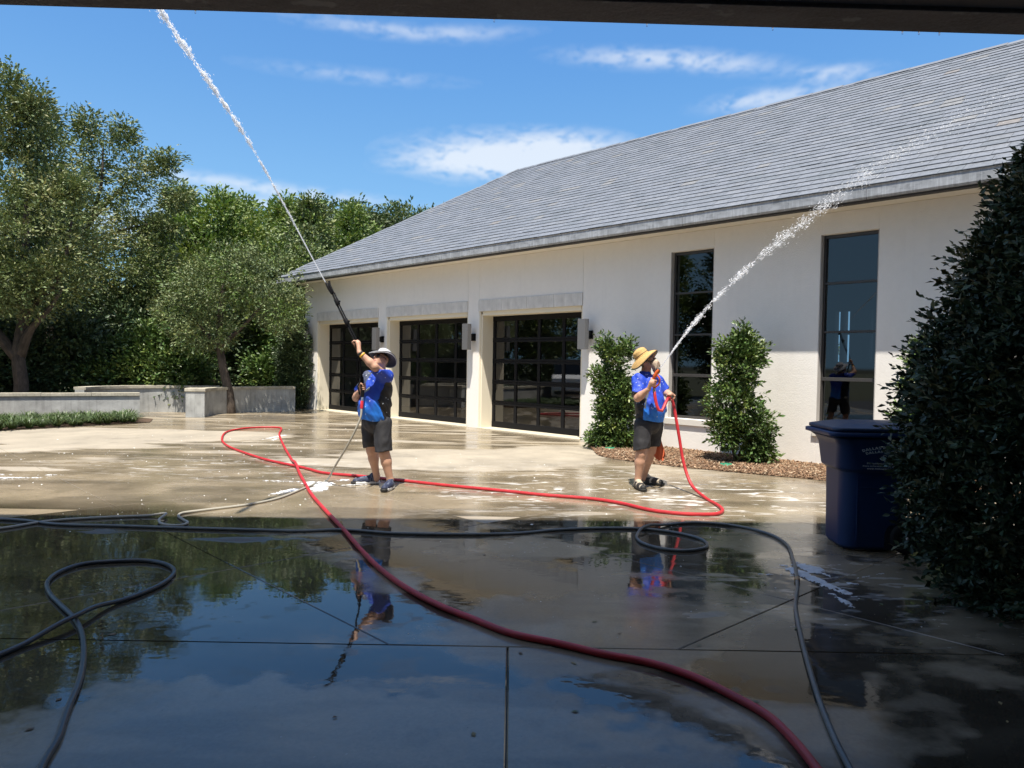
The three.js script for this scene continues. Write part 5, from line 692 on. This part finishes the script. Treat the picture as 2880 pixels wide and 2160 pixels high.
// what they hold
{
  const W = thing('pressure_washer_wand', 'long black two tube wand held up by the man in the grey sun hat', 'wand'), A = [[-1.783, .998, -8.85], [-1.782, 1.245, -8.90], [-1.852, 1.745, -8.82], [-2.093, 2.207, -8.90], [-2.161, 2.349, -8.93], [-2.253, 2.485, -8.96]], bl = M.black;
  const main = curve([A[1], [-1.80, 1.45, -8.88], A[2], [-1.96, 1.96, -8.85], A[3], A[4]], 40);
  mesh('lance_tube', taper(main, .0115, 10), bl, W); mesh('second_tube', taper(main.slice(12).map((p, i, l) => p.clone().add(V(.026, .010, .02))), .008, 8), bl, W);
  mesh('nozzle', taper([A[4], [-2.20, 2.405, -8.94], [-2.235, 2.462, -8.955], A[5]], [.02, .022, .017, .008], 12), bl, W); mesh('nozzle_side_tip', taper([[-2.150, 2.36, -8.92], [-2.195, 2.44, -8.93], [-2.205, 2.50, -8.935]], [.014, .018, .012], 10), bl, W);
  for (const k of [27, 36]) { const p = main[k], d = main[k + 1].clone().sub(main[k - 1]).normalize(); mesh('clamp', taper([p.clone().addScaledVector(d, -.035), p.clone().addScaledVector(d, .035)].map(q => q.add(V(.012, .004, .01))), .028, 10), bl, W); mesh('clamp_knob', new THREE.SphereGeometry(.014, 10, 8).translate(p.x + .045, p.y + .01, p.z + .03), bl, W); }
  mesh('trigger_gun', merge([taper([[-1.795, 1.36, -8.89], [-1.783, 1.25, -8.90], [-1.78, 1.12, -8.885]], [.024, .019, .02], 12), taper([[-1.80, 1.34, -8.87], [-1.83, 1.25, -8.85], [-1.81, 1.15, -8.86]], [.010, .008, .010], 8)]), bl, W);
  mesh('swivel', taper([[-1.78, 1.12, -8.885], [-1.782, 1.06, -8.868]], .016, 10), steel, W); mesh('red_sleeve', taper([[-1.782, 1.075, -8.87], [-1.783, .985, -8.85]], .019, 12), mat([.5, .02, .03], .5), W);
  const G = thing('spray_nozzle', 'orange pistol spray nozzle in the right hand of the bearded man', 'nozzle'), or = mat([.62, .115, .02], .45), c0 = [1.733, 1.290, -9.095], c1 = [1.720, 1.352, -9.075], c2 = [1.735, 1.430, -9.05];
  mesh('grip', taper(curve([c0, [1.722, 1.32, -9.085], c1, [1.722, 1.40, -9.06], c2], 16), .018, 12), or, G); mesh('barrel', taper([vadd(c2, [-.012, -.02, -.01]), c2, [1.756, 1.478, -9.03], [1.772, 1.505, -9.015]], [.02, .026, .022, .013], 14), or, G);
  mesh('trigger_guard', taper(curve([[1.75, 1.445, -9.03], [1.782, 1.40, -9.02], [1.785, 1.34, -9.04], [1.745, 1.285, -9.085]], 20), .0105, 10), or, G); mesh('nozzle_tip', taper([[1.770, 1.502, -9.016], [1.784, 1.525, -9.005]], .010, 10), steel, G);
  // rag in the back pocket
  const pos = [], idx = []; for (let i = 0; i <= 10; i++) for (let k = 0; k <= 6; k++) { const t = i / 10, w = (.035 + .06 * t) * (1 - .55 * sstep(.7, 1, t)); pos.push(1.895 + (k / 6 - .5) * w * 2 + .02 * t, .63 - t * .29 + .012 * Math.sin(k * 2), -9.60 + .012 * Math.sin(k * 1.9 + t * 3) + .05 * t); if (i && k) { const q = i * 7 + k; idx.push(q, q - 1, q - 8, q, q - 8, q - 7); } }
  tag(mesh('rag', rawGeo(pos, idx), mat([.50, .10, .035], .85, { side: THREE.DoubleSide })), 'orange rag hanging below the shorts of the bearded man', 'rag');
}

// ------------------------------------------------------------------ water jets: streaks and drops of broken water
function jet(name, label, pts, n, spread, size, core, seed, thin) {
  const C = new THREE.CatmullRomCurve3(pts.map(p => V(...p))), L = C.getLength(), r = rngOf(seed), gs = () => (r() + r() + r() + r() - 2), list = [], base = new THREE.OctahedronGeometry(1, 0);
  const P = C.getSpacedPoints(60), kc = Math.round(60 * core); list.push(taper(P.slice(0, kc + 1), P.slice(0, kc + 1).map((_, i) => lerp(.006, .0075, i / kc)), 8));
  for (let i = 0; i < n; i++) {
    const t = Math.pow(r(), .8) * .998, q = core * .6 + t * (1 - core * .6), p = C.getPointAt(q), tg = C.getTangentAt(q), w = spread(q), cl = fbm(q * 46 + seed, 3.3, 3), k = w * (.35 + .9 * cl) * (r() < .06 ? 2.1 : 1);
    if (r() > (.25 + 1.1 * sstep(.34, .62, cl)) * (1 - thin * q)) continue;
    p.add(V(gs() * k, gs() * k, gs() * k)); const s = size(q) * (.35 + r() * r() * 1.3), e = 1.4 + r() * 3, o = new THREE.Object3D(); o.position.copy(p); o.lookAt(p.clone().add(tg).add(V(gs() * .12, gs() * .12, gs() * .12))); o.scale.set(s, s, s * e); o.updateMatrix(); list.push(flat(base.clone()).applyMatrix4(o.matrix));
  }
  const g = merge(list); g.computeVertexNormals(); return tag(mesh(name, g, phys([.98, .985, .99], .7, { transmission: .82, thickness: 0, ior: 1.33 })), label, 'water', null, 'stuff');
}
jet('water_jet', 'thin white water jet shooting up from the long wand', [[-2.253, 2.485, -8.96], [-2.70, 3.742, -7.6], [-2.972, 4.43, -6.3], [-3.0, 4.72, -5.6]], 8200, q => .003 + .030 * q, q => .0030 + .0026 * q, .33, 5, .25);
jet('water_spray', 'fan of white spray arching from the orange nozzle up to the roof edge', [[1.784, 1.525, -9.005], [2.189, 2.105, -8.9], [2.736, 2.713, -8.8], [3.432, 3.307, -8.7], [4.189, 3.907, -8.6], [5.008, 4.412, -8.5], [5.5, 4.64, -8.4]], 13500, q => .003 + .135 * q, q => .0040 - .0015 * q, .07, 9, .93);

// ------------------------------------------------------------------ suds on the concrete
function foam(label, cx, cz, parts, seed) {      // lacy patch: a height field kept where there is foam
  const h = .011, E = 1.25, n = Math.round(2 * E / h), f = new Float32Array((n + 1) * (n + 1)), id = new Int32Array((n + 1) * (n + 1)).fill(-1), pos = [], idx = [];
  for (let j = 0; j <= n; j++) for (let i = 0; i <= n; i++) { const x = -E + i * h, z = -E + j * h; let v = -1; for (const [dx, dz, rx, rz, ang, w] of parts) { const c = Math.cos(ang), s = Math.sin(ang), px = ((x - dx) * c + (z - dz) * s) / rx, pz = (-(x - dx) * s + (z - dz) * c) / rz; v = Math.max(v, w * (1 - (px * px + pz * pz))); } const c0 = cx + x, c1 = cz + z; f[j * (n + 1) + i] = v > -.35 ? v + .9 * (fbm(c0 * 5 + seed, c1 * 8, 5) - .52) + .95 * (fbm(c0 * 26, c1 * 34, 3) - .5) - .3 : -1; }
  const at = k => { if (id[k] < 0) { id[k] = pos.length / 3; const i = k % (n + 1), j = (k / (n + 1)) | 0, x = cx - E + i * h, z = cz - E + j * h; pos.push(x, .0015 + Math.min(.012, Math.max(0, f[k]) * .022) * (.5 + fbm(x * 40, z * 40, 2)), z); } return id[k]; };
  for (let j = 0; j < n; j++) for (let i = 0; i < n; i++) { const k = j * (n + 1) + i; if (f[k] > 0 && f[k + 1] > 0 && f[k + n + 1] > 0 && f[k + n + 2] > 0) { const a = at(k), b = at(k + 1), c = at(k + n + 1), d = at(k + n + 2); idx.push(a, c, b, b, c, d); } }
  tag(mesh('foam_patch', rawGeo(pos, idx), phys([.74, .76, .78], .8, { side: THREE.DoubleSide, transmission: .4, thickness: 0 })), label, 'foam', 'patches of soap foam', 'stuff');
}
foam('white soap foam patch where the red hose crosses itself by the man with the wand', -2.42, -9.35, [[.02, .05, .25, .22, .3, 1], [.10, .40, .15, .22, 0, .8], [-.22, .62, .10, .30, .5, .6], [.30, -.35, .09, .22, .6, .5], [-.42, -.1, .4, .03, .1, .5], [.45, .1, .32, .03, -.2, .5]], 3);
foam('white soap foam patch beside the brass hose coupling in the shade', 2.26, -5.45, [[-.02, .02, .08, .46, -.25, 1], [.07, -.28, .10, .26, -.25, .9], [.2, .12, .14, .05, .2, .6], [-.03, .46, .04, .22, -.1, .6], [.45, -.1, .35, .018, -.5, .45], [-.35, -.1, .3, .02, .1, .4]], 6);
foam('white soap foam streak at the left edge of the driveway', -6.35, -9.35, [[0, 0, .55, .05, -.18, .9], [-.3, .25, .45, .03, -.3, .7], [-.35, -.25, .35, .03, -.1, .7], [.4, -.3, .3, .02, -.2, .5]], 9);
foam('small white foam smear along the far red hose loop', -4.70, -14.9, [[0, 0, .06, .55, .2, 1], [.12, .5, .05, .3, 0, .8]], 12);
{ // flecks of foam and drops of water everywhere on the wet concrete
  const r = rngOf(17), list = []; const b = new THREE.CircleGeometry(1, 7); b.rotateX(-Math.PI / 2); const dome = new THREE.SphereGeometry(1, 7, 3, 0, 6.283, 0, Math.PI / 2);
  for (let i = 0; i < 3400; i++) { const z = -4.2 - Math.pow(r(), .75) * 16.5, x = (r() - .5) * 1.36 * -z; if (dOf(x, z) < DW + 2.2) continue; const n = fbm(x * .8 + 12, z * .9, 3); if (r() > sstep(.42, .62, n) + .10) continue; const s = (.0025 + r() * r() * r() * .015) * (z < -7.1 ? 1 : .55), g = flat(dome.clone()); g.scale(s, Math.min(s * .5, .005), s * (.5 + r() * .5)); g.rotateY(r() * 6.3); g.translate(x, .0005, z); list.push(g); }
  tag(mesh('foam_flecks', merge(list), phys([.82, .83, .82], .5)), 'tiny flecks of soap foam scattered over the wet concrete', 'foam', null, 'stuff');
}

{ // fallen leaves and grit
  const r = rngOf(23), pos = [], idx = [], col = []; for (let i = 0; i < 420; i++) { const z = -3 - Math.pow(r(), 1.3) * 12, x = (r() - .5) * 1.38 * -z; if (dOf(x, z) < DW + 2.2) continue; const big = r() < .16, s = big ? .012 + r() * .016 : .002 + r() * .004, a = r() * 6.3, k = pos.length / 3, c = Math.cos(a) * s, q = Math.sin(a) * s, w = .4 + r() * .3, col0 = big ? [[.16, .10, .05], [.22, .17, .07], [.10, .12, .05]][Math.floor(r() * 3)] : [.05, .045, .04]; const y = .0025, h = big ? .006 * r() : .002; pos.push(x - c, y, z - q, x - q * w, y + h, z + c * w, x + c, y + h * .4, z + q, x + q * w, y + h * .7, z - c * w); for (let n = 0; n < 4; n++) col.push(...col0); idx.push(k, k + 1, k + 2, k, k + 2, k + 3); }
  tag(mesh('leaf_litter', rawGeo(pos, idx, null, col), new THREE.MeshStandardMaterial({ vertexColors: true, roughness: .7, side: THREE.DoubleSide })), 'small fallen leaves and grit strewn over the driveway', 'litter', null, 'stuff');
}

// ------------------------------------------------------------------ recycling cart
{
  const c = thing('recycling_cart', 'dark blue recycling cart with white lettering, half hidden by the big bush', 'bin', [3.13, 0, -6.52], -.06);
  const plastic = mat([.004, .026, .10], .5), lidm = mat([.006, .02, .06], .45);
  const loft = (secs, seg = 9) => { const pos = [], idx = [], ring = []; for (const [y, w, d, r, ox = 0] of secs) { const pts = []; for (const [sx, sz, a0] of [[1, 1, 0], [-1, 1, 1], [-1, -1, 2], [1, -1, 3]]) for (let k = 0; k <= seg; k++) { const a = (a0 + k / seg) * Math.PI / 2; pts.push([ox + sx * (w / 2 - r) + Math.cos(a) * r, y, sz * (d / 2 - r) + Math.sin(a) * r]); } ring.push(pts); pts.forEach(p => pos.push(...p)); } const n = ring[0].length; for (let s = 0; s < secs.length - 1; s++) for (let k = 0; k < n; k++) { const a = s * n + k, b = s * n + (k + 1) % n; idx.push(a, a + n, b, b, a + n, b + n); } const cap = (s, f) => { const k0 = pos.length / 3, m = ring[s]; pos.push(m.reduce((q, p) => q + p[0], 0) / n, m[0][1], 0); for (let k = 0; k < n; k++) { const a = s * n + k, b = s * n + (k + 1) % n; f ? idx.push(k0, b, a) : idx.push(k0, a, b); } }; cap(0, 0); cap(secs.length - 1, 1); const g = flat(rawGeo(pos, idx)); g.computeVertexNormals(); return rawGeo(pos, idx); };
  // x runs from the front (left) to the wheels (right)
  mesh('cart_body', loft([[.02, .50, .46, .10, -.02], [.05, .54, .50, .12, -.02], [.36, .575, .53, .15, -.01], [.675, .60, .55, .15, 0], [.685, .62, .565, .15, 0], [.70, .665, .60, .15, 0], [.715, .675, .61, .15, 0], [.90, .70, .63, .11, 0], [.95, .74, .65, .10, -.005], [.985, .82, .69, .09, -.01]]), plastic, c);
  mesh('rim', loft([[.983, .84, .70, .08, -.01], [.988, .87, .725, .08, -.01], [1.018, .87, .725, .08, -.01], [1.023, .84, .70, .08, -.01]]), plastic, c);
  mesh('lid', loft([[1.027, .82, .69, .08, .01], [1.03, .85, .715, .08, .01], [1.055, .85, .715, .08, .01], [1.062, .82, .69, .08, .02], [1.088, .66, .52, .09, .06], [1.098, .48, .36, .1, .1]]), lidm, c);
  mesh('handle', taper(curve([[.40, .99, -.24], [.50, 1.03, -.24], [.52, 1.04, -.2], [.52, 1.04, .2], [.50, 1.03, .24], [.40, .99, .24]], 24), .014, 10), plastic, c);
  for (const s of [-1, 1]) { const w = new THREE.Group(); w.name = 'wheel'; c.add(w); const t = new THREE.LatheGeometry([[.07, -.03], [.115, -.032], [.13, -.024], [.132, 0], [.13, .024], [.115, .032], [.07, .03]].map(p => new THREE.Vector2(...p)), 32); t.rotateX(Math.PI / 2); t.translate(.225, .132, s * .265); mesh('tyre', t, mat([.012, .012, .012], .8), w); const h = new THREE.CylinderGeometry(.075, .075, .04, 24); h.rotateX(Math.PI / 2); h.translate(.225, .132, s * .265); mesh('hub', h, mat([.03, .03, .035], .5), w); const n = new THREE.SphereGeometry(.016, 10, 8); n.translate(.225, .132, s * .29); mesh('axle_cap', n, steel, w); }
  { const a = new THREE.Shape(); a.absarc(.225, .132, .175, 0, Math.PI, false); a.lineTo(.05, .03); a.lineTo(.40, .03); const g = new THREE.ExtrudeGeometry(a, { depth: .012, bevelEnabled: false }); g.translate(0, 0, .247); mesh('wheel_well', g, mat([.006, .008, .02], .6), c); }
  mesh('moulded_panel', merge([bx(-.16, .14, .64, .647, .270, .2785, .002), bx(-.16, .14, .55, .556, .2685, .2755, .002), bx(-.188, -.181, .10, .66, .262, .272, .002)]), plastic, c);
  const cv = document.createElement('canvas'); cv.width = 768; cv.height = 512; const x = cv.getContext('2d'); x.fillStyle = '#000'; x.fillRect(0, 0, 768, 512); x.fillStyle = x.strokeStyle = '#fff'; x.textAlign = 'center'; x.textBaseline = 'middle';
  const arc = (txt, R, size, step) => { x.font = 'bold ' + size + 'px sans-serif'; const n = txt.length, w = [...txt].map(t => x.measureText(t).width + 2), tot = w.reduce((a, b) => a + b, 0); let p = -tot / 2; [...txt].forEach((t, i) => { const a = (p + w[i] / 2) / R; x.save(); x.translate(384 + Math.sin(a) * R, step + R - Math.cos(a) * R); x.rotate(a); x.fillText(t, 0, 0); x.restore(); p += w[i]; }); };
  arc('DALLAS RECYCLES', 720, 74, 52); arc('DALLAS RECICLA', 720, 66, 128);
  for (let k = 0; k < 3; k++) { x.save(); x.translate(384, 262); x.rotate(k * 2.0944); x.lineWidth = 7; x.beginPath(); x.moveTo(-30, -26); x.lineTo(-12, -58); x.lineTo(14, -58); x.lineTo(34, -24); x.lineTo(12, -12); x.lineTo(0, -34); x.lineTo(-12, -14); x.closePath(); x.stroke(); x.beginPath(); x.moveTo(34, -24); x.lineTo(48, -32); x.lineTo(40, 4); x.lineTo(6, -8); x.stroke(); x.restore(); }
  x.font = 'bold 38px serif'; x.fillText('For information call 3-1-1', 384, 372); x.fillText('Para información llame al 3-1-1', 384, 424); x.fillText('www.dallasrecycles.com', 384, 476);
  const tx = new THREE.CanvasTexture(cv); tx.magFilter = THREE.LinearFilter; const pg = new THREE.PlaneGeometry(.45, .215); pg.rotateX(.054); pg.translate(.01, .812, .3125); mesh('lettering', pg, new THREE.MeshStandardMaterial({ color: rgb(.72, .76, .80), roughness: .6, alphaMap: tx, transparent: true }), c);
}

// ------------------------------------------------------------------ white car beyond the left edge, mirrored in the third garage door
{
  const c = thing('parked_car', 'white car with a licence plate seen only as a reflection in the third garage door', 'car', [-14.6, 0, -15.65], 0);
  const prof = (P, w, b) => { const g = new THREE.ExtrudeGeometry(new THREE.Shape(P.map(p => new THREE.Vector2(...p))), { depth: w - 2 * b, bevelEnabled: true, bevelThickness: b, bevelSize: b, bevelSegments: 3, steps: 1 }); g.translate(0, 0, -(w - 2 * b) / 2); return g; };
  const paint = phys([.78, .79, .80], .3, { clearcoat: 1, clearcoatRoughness: .05 }), dark = phys([.012, .013, .015], .06);
  mesh('body', prof([[-2.3, .35], [2.25, .35], [2.36, .55], [2.34, .95], [2.22, 1.06], [-1.2, 1.05], [-2.25, .88], [-2.38, .6]], 1.85, .08), paint, c);
  mesh('cabin', prof([[2.18, 1.05], [2.0, 1.56], [1.7, 1.63], [-.1, 1.62], [-1.15, 1.06]], 1.62, .08), dark, c); mesh('roof_panel', prof([[2.02, 1.60], [1.9, 1.68], [-.05, 1.67], [-.3, 1.60]], 1.5, .05), paint, c);
  for (const s of [-1, 1]) for (const xx of [-1.45, 1.45]) { const w = new THREE.Group(); w.name = 'wheel'; c.add(w); const t = new THREE.CylinderGeometry(.35, .35, .24, 28); t.rotateX(Math.PI / 2); t.translate(xx, .35, s * .84); mesh('tyre', t, mat([.015, .015, .015], .8), w); const h = new THREE.CylinderGeometry(.22, .22, .25, 20); h.rotateX(Math.PI / 2); h.translate(xx, .35, s * .84); mesh('rim', h, steel, w); }
  mesh('bumper', bx(2.30, 2.42, .36, .62, -.8, .8, .03), mat([.03, .03, .03], .6), c);
  for (const s of [-1, 1]) mesh('tail_light', bx(2.28, 2.40, .82, 1.0, s * .78 - .12, s * .78 + .12, .02), phys([.25, .01, .01], .15), c);
  const cv = document.createElement('canvas'); cv.width = 256; cv.height = 128; const x = cv.getContext('2d'); x.fillStyle = '#dfe3e6'; x.fillRect(0, 0, 256, 128); x.fillStyle = '#10141c'; x.textAlign = 'center'; x.textBaseline = 'middle'; x.font = 'bold 56px sans-serif'; x.fillText('RVP-0007', 128, 70);
  const tx = new THREE.CanvasTexture(cv); tx.colorSpace = THREE.SRGBColorSpace; const pg = new THREE.PlaneGeometry(.42, .2); pg.rotateY(Math.PI / 2); pg.translate(2.428, .76, -.1); mesh('licence_plate', pg, new THREE.MeshStandardMaterial({ map: tx, roughness: .5 }), c);
}
renderer.render(scene, camera);
